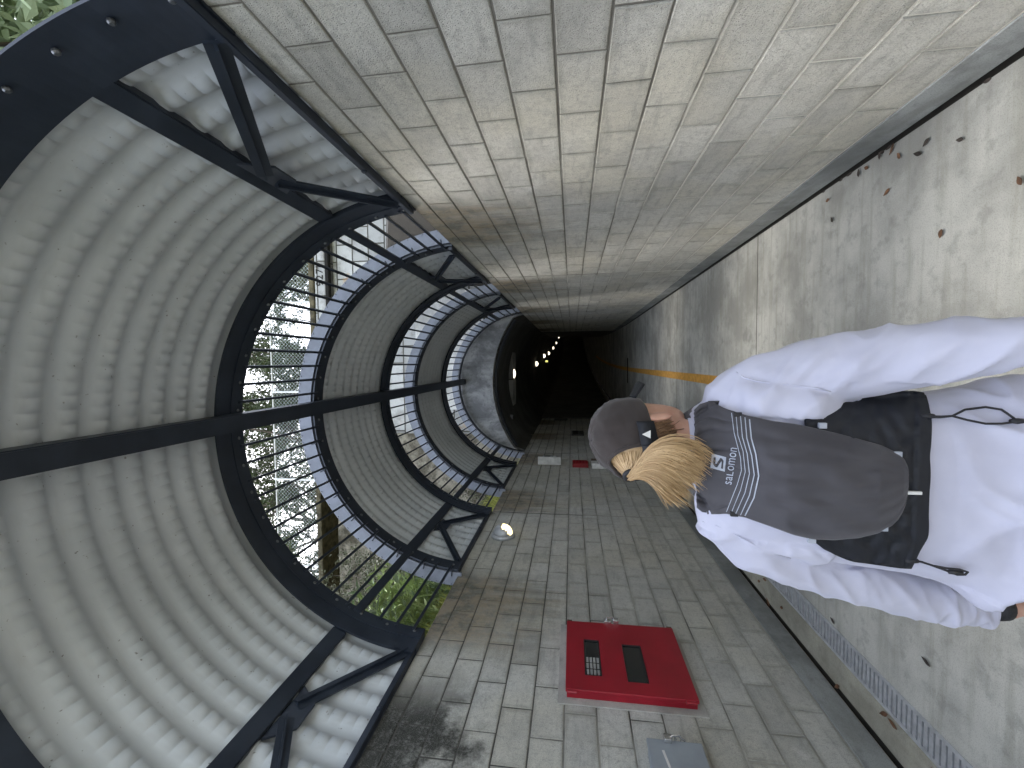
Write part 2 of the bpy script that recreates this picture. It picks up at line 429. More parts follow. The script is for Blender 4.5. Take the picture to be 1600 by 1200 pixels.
# ---- concrete tunnel beyond the canopy
t = thing('concrete_tunnel', 'dark concrete tunnel with vaulted ceiling behind the last canopy bay', 'tunnel', (0, 10.44, 0))
CHW, CZS, CRISE = 1.66, 3.17, .56
CRR = (CHW ** 2 + CRISE ** 2) / (2 * CRISE); CCZ = CZS + CRISE - CRR
def ceil_z(x): return CCZ + math.sqrt(max(0, CRR ** 2 - x * x))
bm = BM(); N = 40; lo = []; hi = []
for d in (0, .22):                     # lunette headwall between arch ring and ceiling edge, with thickness
    a, b = [], []
    for i in range(N + 1):
        x = -1.70 + 3.40 * i / N; zo = AZ + math.sqrt(max(0, 1.78 ** 2 - (x) ** 2)); zi = ceil_z(max(-CHW, min(CHW, x))) if abs(x) <= CHW else CZS
        a.append(bm.verts.new((x + AX * .5, 10.46 + d, zi if abs(x) < CHW else 2.97))); b.append(bm.verts.new((x + AX * .5, 10.46 + d, max(zo, zi + .02))))
    lo.append(a); hi.append(b)
for i in range(N):
    bm.faces.new([lo[0][i], lo[0][i + 1], hi[0][i + 1], hi[0][i]]); bm.faces.new([lo[0][i + 1], lo[0][i], lo[1][i], lo[1][i + 1]])
    bm.faces.new([hi[0][i], hi[0][i + 1], hi[1][i + 1], hi[1][i]])
bmesh.ops.recalc_face_normals(bm, faces=bm.faces[:])
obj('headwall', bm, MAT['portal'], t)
bm = BM(); ys = [10.68, 12] + [12 + 3 * i for i in range(1, 28)]; rows = []; ys[0] = 10.6
for y in ys:
    rows.append([bm.verts.new((x + bend(y), y, z)) for x, z in [(-1.735, 2.95)] + [(-CHW + 2 * CHW * i / 24, ceil_z(-CHW + 2 * CHW * i / 24)) for i in range(25)] + [(1.735, 2.95)]])
for A, B in zip(rows, rows[1:]):
    for k in range(26): bm.faces.new([A[k], B[k], B[k + 1], A[k + 1]])
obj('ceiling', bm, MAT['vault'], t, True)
for s in (-1, 1):
    bm = BM(); rw = [[bm.verts.new((s * 1.80 , 16.9, z)) for z in (.0, 2.99)]]
    for y in [17.004] + [y for y in ys if y > 17]: rw.append([bm.verts.new((s * xx + bend(y), y, z)) for xx, z in ((1.705, .0), (1.722, 2.99))])
    for A, B in zip(rw, rw[1:]): bm.faces.new([A[0], A[1], B[1], B[0]])
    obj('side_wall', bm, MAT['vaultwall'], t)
bm = BM(); box(bm, bend(93) - 2.4, bend(93) + 2.4, 92.9, 93.1, -.1, 4.2); obj('daylight_stop', bm, MAT['vault'], t)  # slab added out of view past the bend to keep daylight out of the tunnel
for d in (.30,):                       # steel edge angle under the headwall, inside
    bm = BM(); rr = []
    for i in range(N + 1):
        x = -1.6 + 3.2 * i / N; z = ceil_z(x)
        rr.append([Vector((x, 10.72, z - .002)), Vector((x, 10.92, z - .002)), Vector((x, 10.92, z - .06)), Vector((x, 10.72, z - .06))])
    rings_loft(bm, rr); obj('edge_angle', bm, MAT['steel'], t)

# ceiling lamps down the tunnel
def ceiling_lamp(y, x, z, label):
    rl_ = .185 if y < 14 else .13
    t = thing('ceiling_lamp', label, 'ceiling lamp', (x, y, z), 'ceiling lamps down the tunnel')
    b = BM(); tube(b, [(x, y, z + .03), (x, y, z - .02)], [.19, .17], 20); obj('lamp_base', b, MAT['galv'], t, True)
    b = BM(); tube(b, [(x, y, z - .02), (x, y, z - .07), (x, y, z - .115), (x, y, z - .14)], [rl_, rl_ * .94, rl_ * .68, rl_ * .25], 20); obj('lens', b, MAT['lampcool'], t, True)
    return t
lamps = [(13.5, .17), (22.7, .45), (28.5, .95), (34.5, 1.25), (43, 1.95), (52, 2.85), (62, 4.1), (72, 5.7)]
words = ['largest lit lamp on the tunnel ceiling, nearest the headwall', 'second lit lamp along the tunnel ceiling after the largest one', 'third lit lamp down the tunnel ceiling', 'fourth lit lamp down the tunnel ceiling']
for i, (y, x) in enumerate(lamps):
    w = words[i] if i < 4 else 'small bright far lamp at the dark end of the tunnel'
    ceiling_lamp(y, x, ceil_z(x - bend(y)) - .03, w)
t = thing('conduit_box', 'small round junction box on the tunnel ceiling left of the lamps', 'junction box', (-1.05, 12.2, 3.5))
zc = ceil_z(-1.05) - .0
b = BM(); tube(b, [(-1.05, 12.2, zc + .02), (-1.05, 12.2, zc - .05)], [.07, .065], 14); obj('box_body', b, MAT['galv'], t)
b = BM(); tube(b, [(-1.05, 12.2, zc - .05), (-1.05, 12.2, zc - .065)], [.03, .03], 10); obj('cover_plug', b, MAT['black'], t)
t = thing('yellow_lamp', 'dim yellow lamp high on the tunnel wall beside the white lamps', 'wall lamp', (-1.1 + bend(30), 30, 3.1))
b = BM(); box(b, -.02 + bend(30), .14 + bend(30), 29.9, 30.0, 3.42, 3.62, .02); obj('lamp_base', b, MAT['galv'], t)
b = BM(); box(b, 0 + bend(30), .12 + bend(30), 29.86, 29.9, 3.44, 3.60, .015); obj('lens', b, MAT['greenglow'], t)

# ------------------------------------------------------------------ canopy
A0, A1 = R_(3.5), R_(176.5)
def ringpos(a, r, y): return Vector((AX + r * math.cos(a), y, AZ + r * math.sin(a)))
def ring_bm(y0, y1, mid=None):
    bm = BM()
    arc_sweep(bm, [(AR, y0), (AR, y1), (AR + .012, y1), (AR + .012, y0)], A0, A1, 96, (AX, AZ))
    return bm
def web_bm(y0, y1):
    bm = BM(); arc_sweep(bm, [(AR + .012, y0), (AR + .012, y1), (AR + .10, y1), (AR + .10, y0)], A0, A1, 96, (AX, AZ)); return bm
def angs(step, lo=6, hi=174):
    n = int((hi - lo) / step); return [R_(lo + (hi - lo) * i / n) for i in range(n + 1)]
SHR, SHA, SHP = 1.742, .0145, .176
def sheet_bm(L, y00=0):
    bm = BM(); nseg = 62; ny = int(L / SHP * 8); lay = []
    prof = []
    for j in range(ny + 1):
        y = y00 + (L - y00) * j / ny; ph = y / SHP * 2 * PI; s = math.sin(ph)
        prof.append((y, SHA * math.copysign(min(1, abs(s) * 1.25), s), s))
    for sgn in (0, 1):
        rows = []
        for i in range(nseg * 3 + 1):
            a = R_(5.2) + (R_(174.8) - R_(5.2)) * (i // 3 + (0, .055, .945)[i % 3]) / nseg
            crease = (i % 3 == 0)
            row = []
            for y, d, s in prof:
                r = SHR + d
                if crease and s < -.15: r += .0065 * min(1, (-s - .15) * 2)   # crimp marks across the crests
                elif s < 0: r -= .0015
                row.append(bm.verts.new(ringpos(a, r + sgn * .012, y)))
            rows.append(row)
        for A, B in zip(rows, rows[1:]):
            for k in range(ny): bm.faces.new([A[k], B[k], B[k + 1], A[k + 1]] if sgn == 0 else [A[k], A[k + 1], B[k + 1], B[k]])
    return bm
def canopy(L, near_w, far_w, label, idx):
    """local y runs from 0 (near edge) to L"""
    t = thing('canopy_bay', label, 'canopy', (0, 0, 0), 'corrugated canopy bays over the path')
    S = MAT['steel']
    def ring_with_bolts(ya, yb_, yb):
        b = ring_bm(ya, yb_); n0 = len(b.faces)
        for a in angs(8):
            p = ringpos(a, AR - .004, yb); disc_bolt(b, p, Vector((AX, yb, AZ)) - p, .013, .014)
        b.faces.ensure_lookup_table()
        for f in b.faces[n0:]: f.material_index = 1
        return b
    for nm, ya, yb in (('near', 0, near_w), ('far', L - far_w, L)):
        o = obj('arch_ring', ring_with_bolts(ya, yb, ya + (.07 if nm == 'near' else far_w - .055)), [S, MAT['bolt']], t, local=True)
        if nm == 'far':
            b = BM(); arc_sweep(b, [(AR - .009, yb - .125), (AR - .009, yb - .004), (AR - .001, yb - .004), (AR - .001, yb - .125)], A0, A1, 96, (AX, AZ)); obj('clamp_strip', b, S, o, local=True)
        obj('ring_web', web_bm(ya + ((.012 if idx else .16) if nm == 'near' else .06), yb - (.06 if nm == 'near' else .012)), S, o, local=True)
    obj('corrugated_sheet', sheet_bm(L - .02, 0 if idx else .13), MAT['sheet'], t, True, local=True)
    b = BM() if idx else None
    if idx:
     arc_sweep(b, [(AR + .03, -.012), (AR + .175, -.012), (AR + .175, .006), (AR + .03, .006)], R_(2.2), R_(177.8), 96, (AX, AZ))
    for k in range(70 if idx else 0):
        a = R_(3 + 174 * k / 69); p = ringpos(a, AR + .165, -.012); disc_bolt(b, p, (0, -1, 0), .010, .007, 6)
    if idx: obj('end_collar', b, MAT['collar'], t, local=True)
    for s in (-1, 1):
        cx, cz = AX + s * 1.575, 3.56
        b = BM(); beam(b, (cx, near_w - .01, cz), (cx, L - far_w + .01, cz), .05, .115, Vector((-s * .42, 0, .91)), .006); obj('chord', b, S, t, local=True)
        b = BM(); beam(b, (s * 1.695, .02, 2.995), (s * 1.695, L - .02, 2.995), .05, .04, bev=.004)
        disc_bolt(b, (s * 1.672, L * .62, 2.995), (-s, 0, 0), .018, .014); box(b, AX * 2 * (s > 0) - .0 + s * 1.758 - .004, AX * 2 * (s > 0) + s * 1.758 + .004, .02, L - .02, 2.978, 3.10); obj('base_rail', b, S, t, local=True)
        ym = L * .52
        for ya, yb in ((ym - .05, .22), (ym + .05, L - .24)):
            b = BM(); beam(b, (s * 1.57, ya, 3.45), (s * 1.668, yb, 3.02), .014, .085, Vector((-s * .3, 0, 1)))
            beam(b, (s * 1.558, ya, 3.45), (s * 1.652, yb, 3.02), .035, .012, Vector((-s * .3, 0, 1)))
            obj('brace', b, S, t, local=True)
        b = BM(); 
        v = [Vector((s * 1.566, ym - .20, 3.50)), Vector((s * 1.566, ym + .20, 3.50)), Vector((s * 1.585, ym + .09, 3.36)), Vector((s * 1.585, ym - .09, 3.36))]
        rings_loft(b, [v, [p + Vector((s * .012, 0, 0)) for p in v]]); bmesh.ops.recalc_face_normals(b, faces=b.faces[:]); obj('gusset', b, S, t, local=True)
    return t
NEAR = [1.2, 4.27, 7.25]; FAR = [3.25, 6.2, 9.17]
lab = ['largest corrugated canopy bay overhead with dark ring in the picture corner', 'middle corrugated canopy bay between the first and second barred openings', 'smallest corrugated canopy bay before the concrete headwall']
for i in range(3):
    c_ = canopy(FAR[i] - NEAR[i], .25 if i == 0 else .17, .27, lab[i], i); c_.location = (0, NEAR[i], 0)

# portal ring in front of the headwall
t = thing('portal_ring', 'thin dark arch ring fixed to the concrete headwall', 'arch ring', (0, 10.27, 0))
obj('arch_ring', ring_bm(10.27, 10.44), MAT['steel'], t)
b = BM(); arc_sweep(b, [(AR + .03, 10.258), (AR + .175, 10.258), (AR + .175, 10.276), (AR + .03, 10.276)], R_(2.2), R_(177.8), 96, (AX, AZ)); obj('end_collar', b, MAT['collar'], t)

# ridge beam, one run through every bay
bm = BM(); beam(bm, (.06, 1.22, 4.465), (.06, 10.43, 4.465), .135, .12, bev=.008)
tag(obj('ridge_beam', bm, MAT['steel']), 'dark square ridge beam running along the crown of the canopy', 'beam')

# barred openings between the bays
def cage(y0, y1, label):
    t = thing('bar_cage', label, 'bar cage', (0, y0, 0), 'barred openings between canopy bays')
    S = MAT['steel']
    k = 0
    for sgn in (-1, 1):
        for i in range(1, 17):
            a = 90 + sgn * (i * 5.15 + 1.2)
            if abs(abs(a - 90) - 66.5) < 2.4: continue
            ar = R_(a); r = AR - .014
            b = BM(); up = Vector((math.cos(ar), 0, math.sin(ar)))
            beam(b, ringpos(ar, r, y0 - .05), ringpos(ar, r, y1 + .05), .021, .021, up, .002)
            if i % 2 == 0:
                tube(b, [ringpos(ar, r - .004, y1 - .0), ringpos(ar + .012, r + .03, y1 - .015), ringpos(ar + .014, r + .085, y1 - .02)], .006, 6)
            obj('bar', b, S, t)
            if i % 4 == 0:
                b = BM(); p = ringpos(ar + .02, AR - .004, y0 - .055); u2 = Vector((-math.sin(ar), 0, math.cos(ar)))
                beam(b, p - u2 * .035, p + u2 * .035, .075, .008, up, .001); disc_bolt(b, p - up * .004, -up, .012, .012); obj('fixing_plate', b, S, t)
    for s in (-1, 1):
        b = BM(); beam(b, (AX + s * 1.535, y0 - .06, 3.52), (AX + s * 1.535, y1 + .06, 3.52), .03, .075, Vector((-s * .42, 0, .91)), .005); obj('chord', b, S, t)
    return t
cage(3.25, 4.27, 'largest barred opening, trees and green plants seen through it')
cage(6.2, 7.25, 'second barred opening, pale wall and tan stone seen through it')
cage(9.17, 10.27, 'smallest barred opening, in front of the concrete headwall')

# ------------------------------------------------------------------ wall fixtures
XL = -XW
def wall_box_quads(): pass
# red cabinet
t = thing('fire_cabinet', 'red metal cabinet with two dark glazed slots on the left block wall', 'cabinet', (XL, 3.12, .97))
b = BM(); box(b, XL - .02, XL + .004, 2.705, 3.555, .93, 1.875, .003); obj('grout_surround', b, MAT['grout'], t)
b = BM(); box(b, XL + .003, XL + .055, 2.76, 3.50, .985, 1.815, .004); obj('body', b, MAT['red'], t)
DX = XL + .070
def slot_win(y0, y1, z0, z1): return (y0, y1, z0, z1)
wins = [(2.895, 3.28, 1.575, 1.69), (2.865, 3.255, 1.265, 1.405)]
ys_ = sorted({2.752, 3.508, *[w[0] for w in wins], *[w[1] for w in wins]}); zs_ = sorted({.977, 1.823, *[w[2] for w in wins], *[w[3] for w in wins]})
b = BM(); vv = {}
def in_hole(y, z): return any(w[0] < y < w[1] and w[2] < z < w[3] for w in wins)
for i in range(len(ys_) - 1):
    for j in range(len(zs_) - 1):
        if in_hole((ys_[i] + ys_[i + 1]) / 2, (zs_[j] + zs_[j + 1]) / 2): continue
        q = []
        for (yy, zz) in ((ys_[i], zs_[j]), (ys_[i + 1], zs_[j]), (ys_[i + 1], zs_[j + 1]), (ys_[i], zs_[j + 1])):
            if (yy, zz) not in vv: vv[(yy, zz)] = b.verts.new((DX, yy, zz))
            q.append(vv[(yy, zz)])
        b.faces.new(q)
bmesh.ops.recalc_face_normals(b, faces=b.faces[:])
r = bmesh.ops.extrude_face_region(b, geom=b.faces[:]); bmesh.ops.translate(b, vec=(-.024, 0, 0), verts=[e for e in r['geom'] if isinstance(e, bmesh.types.BMVert)])
bmesh.ops.recalc_face_normals(b, faces=b.faces[:])
door = obj('door', b, MAT['red'], t)
md = door.modifiers.new('b', 'BEVEL'); md.width = .004; md.segments = 2; md.limit_method = 'ANGLE'
for k, w in enumerate(wins):
    b = BM(); box(b, DX - .016, DX - .011, w[0] + .001, w[1] - .001, w[2] + .001, w[3] - .001); pn = obj('window_pane', b, MAT['glass'], door)
    b = BM()
    for y0_, y1_, z0_, z1_ in ((w[0], w[1], w[2], w[2] + .006), (w[0], w[1], w[3] - .006, w[3]), (w[0], w[0] + .006, w[2] + .006, w[3] - .006), (w[1] - .006, w[1], w[2] + .006, w[3] - .006)):
        box(b, DX - .011, DX - .002, y0_, y1_, z0_, z1_)
    obj('window_gasket', b, MAT['black'], door)
    if k == 0:
        b = BM()
        for iy in range(3):
            for iz in range(4):
                y = w[0] + .018 + iy * .062; z = w[2] + .012 + iz * .0245; box(b, DX - .0108, DX - .0075, y, y + .05, z, z + .017)
        obj('alarm_switches', b, MAT['slot'], door)
b = BM()
for z in (1.03, 1.78):
    tube(b, [(DX - .012, 2.744, z - .03), (DX - .012, 2.744, z + .03)], .011, 8)
obj('hinge', b, MAT['red'], t)
b = BM(); box(b, DX - .01, DX + .018, 3.502, 3.545, 1.46, 1.52, .004); tube(b, [(DX + .01, 3.52, 1.50), (DX + .035, 3.53, 1.495), (DX + .04, 3.53, 1.45), (DX + .015, 3.525, 1.43)], .006, 8); box(b, DX - .005, DX + .03, 3.505, 3.55, 1.40, 1.445, .006)
obj('padlock', b, MAT['chrome'], t)
b = BM()
for z in (1.80, 1.0): box(b, XL + .01, DX - .004, 3.51, 3.53, z - .02, z + .02, .003)
obj('door_clip', b, MAT['rust'], t)

# grey box at the edge of the picture
t = thing('meter_box', 'grey metal box with padlocked hasp at the picture edge below the red cabinet', 'metal box', (XL, 2.36, 1.08))
b = BM(); box(b, XL + .002, XL + .075, 2.17, 2.455, 1.07, 1.355, .004); obj('body', b, MAT['greybox'], t)
b = BM(); box(b, XL + .075, XL + .095, 2.16, 2.463, 1.062, 1.363, .004); lid = obj('lid', b, MAT['greybox'], t)
b = BM(); beam(b, (XL + .0965, 2.39, 1.285), (XL + .0965, 2.29, 1.27), .012, .002, Vector((1, 0, 0))); obj('white_scratch', b, MAT['white'], lid)
b = BM()
for z in (1.17, 1.20, 1.235): tube(b, [(XL + .06, 2.46, z), (XL + .08, 2.50, z), (XL + .10, 2.495, z), (XL + .105, 2.46, z)], .004, 6)
tube(b, [(XL + .09, 2.475, 1.15), (XL + .125, 2.465, 1.19), (XL + .13, 2.455, 1.22), (XL + .12, 2.45, 1.245), (XL + .10, 2.455, 1.23)], .0065, 8)
obj('hasp', b, MAT['chrome'], t)
b = BM(); box(b, XL + .095, XL + .125, 2.435, 2.475, 1.225, 1.27, .008); obj('padlock', b, MAT['chrome'], t)

t.location.y -= .055
# wall lamp: dome with an eyelid hood
LY, LZ = 5.33, 2.66
t = thing('wall_lamp', 'round metal eyelid lamp glowing yellow below the canopy rail', 'wall lamp', (XL, LY, LZ))
b = BM(); tube(b, [(XL, LY, LZ), (XL + .03, LY, LZ), (XL + .045, LY, LZ)], [.15, .15, .135], 28); obj('lamp_base', b, MAT['galv'], t, True)
b = BM(); rr = []
for j in range(9):
    ph = PI / 2 * j / 8
    rr.append([Vector((XL + .045 + .115 * math.sin(ph), LY + .125 * math.cos(ph) * math.cos(2 * PI * k / 28), LZ + .125 * math.cos(ph) * math.sin(2 * PI * k / 28))) for k in range(28)])
# hood = everything except the lower, far-facing quarter; lens sits just inside
V = [[b.verts.new(p) for p in r] for r in rr]
for j in range(8):
    for k in range(28):
        m = (rr[j][k] + rr[j + 1][(k + 1) % 28]) / 2
        if m.z - LZ < .008 and m.y - LY > -.085: continue
        b.faces.new([V[j][k], V[j][(k + 1) % 28], V[j + 1][(k + 1) % 28], V[j + 1][k]])
for v in [v for v in b.verts if not v.link_faces]: b.verts.remove(v)
bmesh.ops.remove_doubles(b, verts=b.verts[:], dist=1e-5); bmesh.ops.recalc_face_normals(b, faces=b.faces[:])
hd_ = obj('hood', b, MAT['galv'], t, True); ms = hd_.modifiers.new('s', 'SOLIDIFY'); ms.thickness = .004
b = BM(); rings_loft(b, [[Vector((XL + .046 + .1125 * math.sin(PI / 2 * j / 8 * .97), LY + .1225 * math.cos(PI / 2 * j / 8 * .97) * math.cos(2 * PI * k / 24), LZ + .1225 * math.cos(PI / 2 * j / 8 * .97) * math.sin(2 * PI * k / 24))) for k in range(24)] for j in range(9)])
obj('lens', b, MAT['lampglow'], t, True)

# small far fixtures on the left wall
t = thing('junction_box', 'open grey junction box with pale lower ledge high on the left wall', 'junction box', (XL, 9.5, 2.2))
b = BM(); box(b, XL + .002, XL + .10, 9.33, 9.72, 2.13, 2.44, .006); obj('body', b, MAT['greybox'], t)
b = BM(); box(b, XL + .002, XL + .17, 9.24, 9.30, 2.02, 2.52, .006); obj('ledge', b, MAT['white'], t)
b = BM(); box(b, XL + .10, XL + .112, 9.42, 9.66, 2.14, 2.20, .003); obj('cover_strip', b, MAT['white'], t)
b = BM(); box(b, XL + .10, XL + .108, 9.56, 9.68, 2.27, 2.40, .003); obj('opening', b, MAT['black'], t)
t = thing('alarm_box', 'small red alarm box on the left wall beside the cap of the person', 'alarm box', (XL, 9.2, 1.5))
b = BM(); box(b, XL + .002, XL + .07, 9.04, 9.42, 1.44, 1.77, .006); obj('body', b, MAT['redfar'], t)
b = BM(); box(b, XL + .07, XL + .084, 9.06, 9.40, 1.46, 1.75, .004); obj('cover', b, MAT['redfar'], t)
b = BM()
for i in range(4): box(b, XL + .084, XL + .087, 9.12, 9.34, 1.49 + i * .065, 1.52 + i * .065)
obj('cover_slots', b, MAT['red'], t)
t = thing('switch_box', 'pale grey switch box with dark side, next to the small red alarm box', 'switch box', (XL, 9.1, 1.1))
b = BM(); box(b, XL + .002, XL + .11, 8.98, 9.25, 1.08, 1.37, .006); obj('body', b, MAT['white'], t)
b = BM(); box(b, XL + .004, XL + .10, 9.252, 9.50, 1.10, 1.365, .004); obj('side_cover', b, MAT['rust'], t)
b = BM(); tube(b, [(XL + .10, 9.5, 1.14), (XL + .13, 9.5, 1.14)], .02, 10); obj('knob', b, MAT['white'], t)
t = thing('wall_plaque', 'dark rectangular plaque on the tunnel wall behind the cap', 'plaque', (-1.71, 13, 1.4))
b = BM(); box(b, -1.71, -1.68, 13.0, 13.8, 1.42, 1.80, .005); obj('plate', b, MAT['black'], t)
b = BM(); box(b, -1.68, -1.672, 13.08, 13.72, 1.60, 1.75, .003); obj('inset', b, MAT['crack'], t)
t = thing('wall_slot', 'narrow dark slot plate further along the tunnel wall than the plaque', 'slot', (-1.71, 16, 2.1))
b = BM(); box(b, -1.705 + bend(16), -1.68 + bend(16), 16.2, 16.6, 1.95, 2.45, .004); obj('plate', b, MAT['black'], t)
b = BM(); box(b, -.18 + bend(14.1), .62 + bend(14.1), 14.02, 14.2, .002, .010); tag(obj('floor_slot', b, MAT['crack']), 'dark slot drain across the path at the tunnel mouth', 'drain')

#@@PART2
# ------------------------------------------------------------------ outside: banks, bridge, fence, trees
def bank_z(x, y):
    if x < -2.1:
        d = -2.1 - x
        z = 2.93 + .62 * min(d, 9) + .18 * max(0, min(d, 3)) + .25 * max(0, y - 4) * min(1, d / 2.5) * .25
    elif x > 2.1:
        d = x - 2.1
        z = 2.93 + .10 * d if y < 40 else 2.93
    else: z = 2.93
    return z + .10 * mnoise.noise(Vector((x * .7, y * .7, 0))) * min(1, abs(abs(x) - 2.1))
def bank(name, xs, ys):
    bm = BM(); rows = []
    for y in ys: rows.append([bm.verts.new((x, y, bank_z(x, y))) for x in xs])
    for A, B in zip(rows, rows[1:]):
        for k in range(len(xs) - 1): bm.faces.new([A[k], A[k + 1], B[k + 1], B[k]])
    return tag(obj(name, bm, MAT['soil'], None, True), kind='structure')
bank('hillside', [-60, -30, -16, -12] + [-11 + .5 * i for i in range(18)] + [-2.09], [-30, -15, -8] + [-6 + .6 * i for i in range(32)])
bank('verge', [2.09, 2.5, 3, 4, 5, 7, 9, 12, 20, 60], [-30, -15, -8, -5, -2, 0, 2, 4, 6, 8, 10, 12, 13.2])
bm = BM(); box(bm, -60, 60, 13.9, 120, 9.2, 9.35); tag(obj('road', bm, MAT['soil']), kind='structure')
bm = BM(); box(bm, -200, 200, -200, -30, 2.5, 2.9); tag(obj('ground', bm, MAT['soil']), kind='structure')

# bridge over the tunnel
t = thing('bridge', 'old stone bridge headwall with a lettered coping above the tunnel', 'bridge', (0, 13, 3))
bm = BM(); box(bm, -1.9, 14, 13.2, 13.9, 3.6, 9.49); obj('stone_face', bm, MAT['stone'], t)
bm = BM(); n_ = 40; fr = []; 
for j in range(25):
    fr.append([Vector((-16 + 14.3 * i / n_, 13.05 + .16 * mnoise.noise(Vector((i * .55, j * .55, 3))), 2.9 + 6.6 * j / 24)) for i in range(n_ + 1)])
V = [[bm.verts.new(p) for p in r] for r in fr]
for A, B in zip(V, V[1:]):
    for k in range(n_): bm.faces.new([A[k], A[k + 1], B[k + 1], B[k]])
obj('rubble_face', bm, MAT['rubble'], t, True)
bm = BM(); box(bm, -.9, 2.75, 12.7, 13.14, 4.4, 6.55, .02); obj('rendered_panel', bm, MAT['palewall'], t)
bm = BM(); box(bm, -2, 14, 12.95, 13.95, 9.63, 10.0, .04); cop = obj('coping', bm, MAT['stone'], t)
bm = BM(); box(bm, -16, 14, 12.90, 14.0, 10.004, 10.19, .05); obj('coping_cap', bm, MAT['mossy'], t)
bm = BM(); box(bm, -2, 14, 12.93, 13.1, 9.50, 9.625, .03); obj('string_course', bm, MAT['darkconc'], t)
def text_mesh(s, size=1, extrude=.0, shear=0, spacing=1):
    cu = bpy.data.curves.new('text', 'FONT'); cu.body = s; cu.size = size; cu.extrude = extrude; cu.shear = shear; cu.space_character = spacing
    o = link(bpy.data.objects.new('text', cu)); dg = bpy.context.evaluated_depsgraph_get(); dg.update()
    me = bpy.data.meshes.new_from_object(o.evaluated_get(dg)); bpy.data.objects.remove(o); bpy.data.curves.remove(cu)
    return me
me = text_mesh('927l', .34, .012, 0, 1.15)
for v in me.vertices: v.co = Vector((v.co.x, -v.co.z, v.co.y))
o = mobj('date_digits', me, MAT['ink'], None)
P_ = at(508, 447, 12.94); o.location = (P_.x, 12.94, 9.70); o.parent = cop; o.location = Vector(o.location) - Vector((0, 13, 3)) - cop.location

# chain-link fence on the bridge
t = thing('chain_link_fence', 'pale chain link fence on top of the stone bridge', 'fence', (0, 13.5, 10.2))
for z in (12.05, 10.30):
    b = BM(); tube(b, [(-16, 13.5, z), (14, 13.5, z)], .024, 8); obj('rail', b, MAT['white'], t)
for i in range(9):
    x = -12.6 + 3.05 * i; b = BM(); tube(b, [(x, 13.5, 10.2), (x, 13.5, 12.12)], .032, 8); obj('post', b, MAT['white'], t)
b = BM()
def wire(p, q):
    d = (q - p).normalized(); s = Vector((d.z, 0, -d.x)) * .0026
    b.faces.new([b.verts.new(p + s), b.verts.new(q + s), b.verts.new(q - s), b.verts.new(p - s)])
h = 1.75; st = .13; x = -14.0 - h
while x < 10:
    wire(Vector((x, 13.5, 10.3)), Vector((x + h, 13.5, 12.05))); wire(Vector((x + h, 13.505, 10.3)), Vector((x, 13.505, 12.05))); x += st
obj('mesh', b, MAT['wire'], t)

# weathered wing wall, leaning props and a pale pole on the right
t = thing('wing_wall', 'stained concrete wing wall outside the barred opening on the right', 'wing wall', (3.4, 6, 2.9))
b = BM(); rings_loft(b, [[Vector((2.75, 5.6, 2.8)), Vector((3.75, 5.6, 2.8)), Vector((3.75, 5.6, 4.2)), Vector((2.85, 5.6, 4.2))], [Vector((2.75, 12.6, 2.8)), Vector((3.7, 12.6, 2.8)), Vector((3.7, 12.6, 7.4)), Vector((2.9, 12.6, 7.4))]])
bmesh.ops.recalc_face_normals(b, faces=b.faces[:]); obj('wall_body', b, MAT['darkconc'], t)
for k in range(4):
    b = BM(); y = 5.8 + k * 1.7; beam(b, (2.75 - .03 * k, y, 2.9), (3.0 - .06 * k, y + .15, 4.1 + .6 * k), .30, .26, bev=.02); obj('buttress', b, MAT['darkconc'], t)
b = BM(); tube(b, [(6.5, 11.2, 3.2), (6.5, 11.2, 10.5)], [.07, .05], 10); pole = obj('pole_shaft', b, MAT['white'], None)
tt = thing('pole', 'slender white pole standing in front of the stone bridge', 'pole', (6.5, 11.2, 3.2)); pole.parent = tt; pole.location = (-6.5, -11.2, -3.2); b = BM(); tube(b, [(6.5, 11.2, 3.15), (6.5, 11.2, 3.3)], .13, 10); obj('pole_base', b, MAT['galv'], tt)

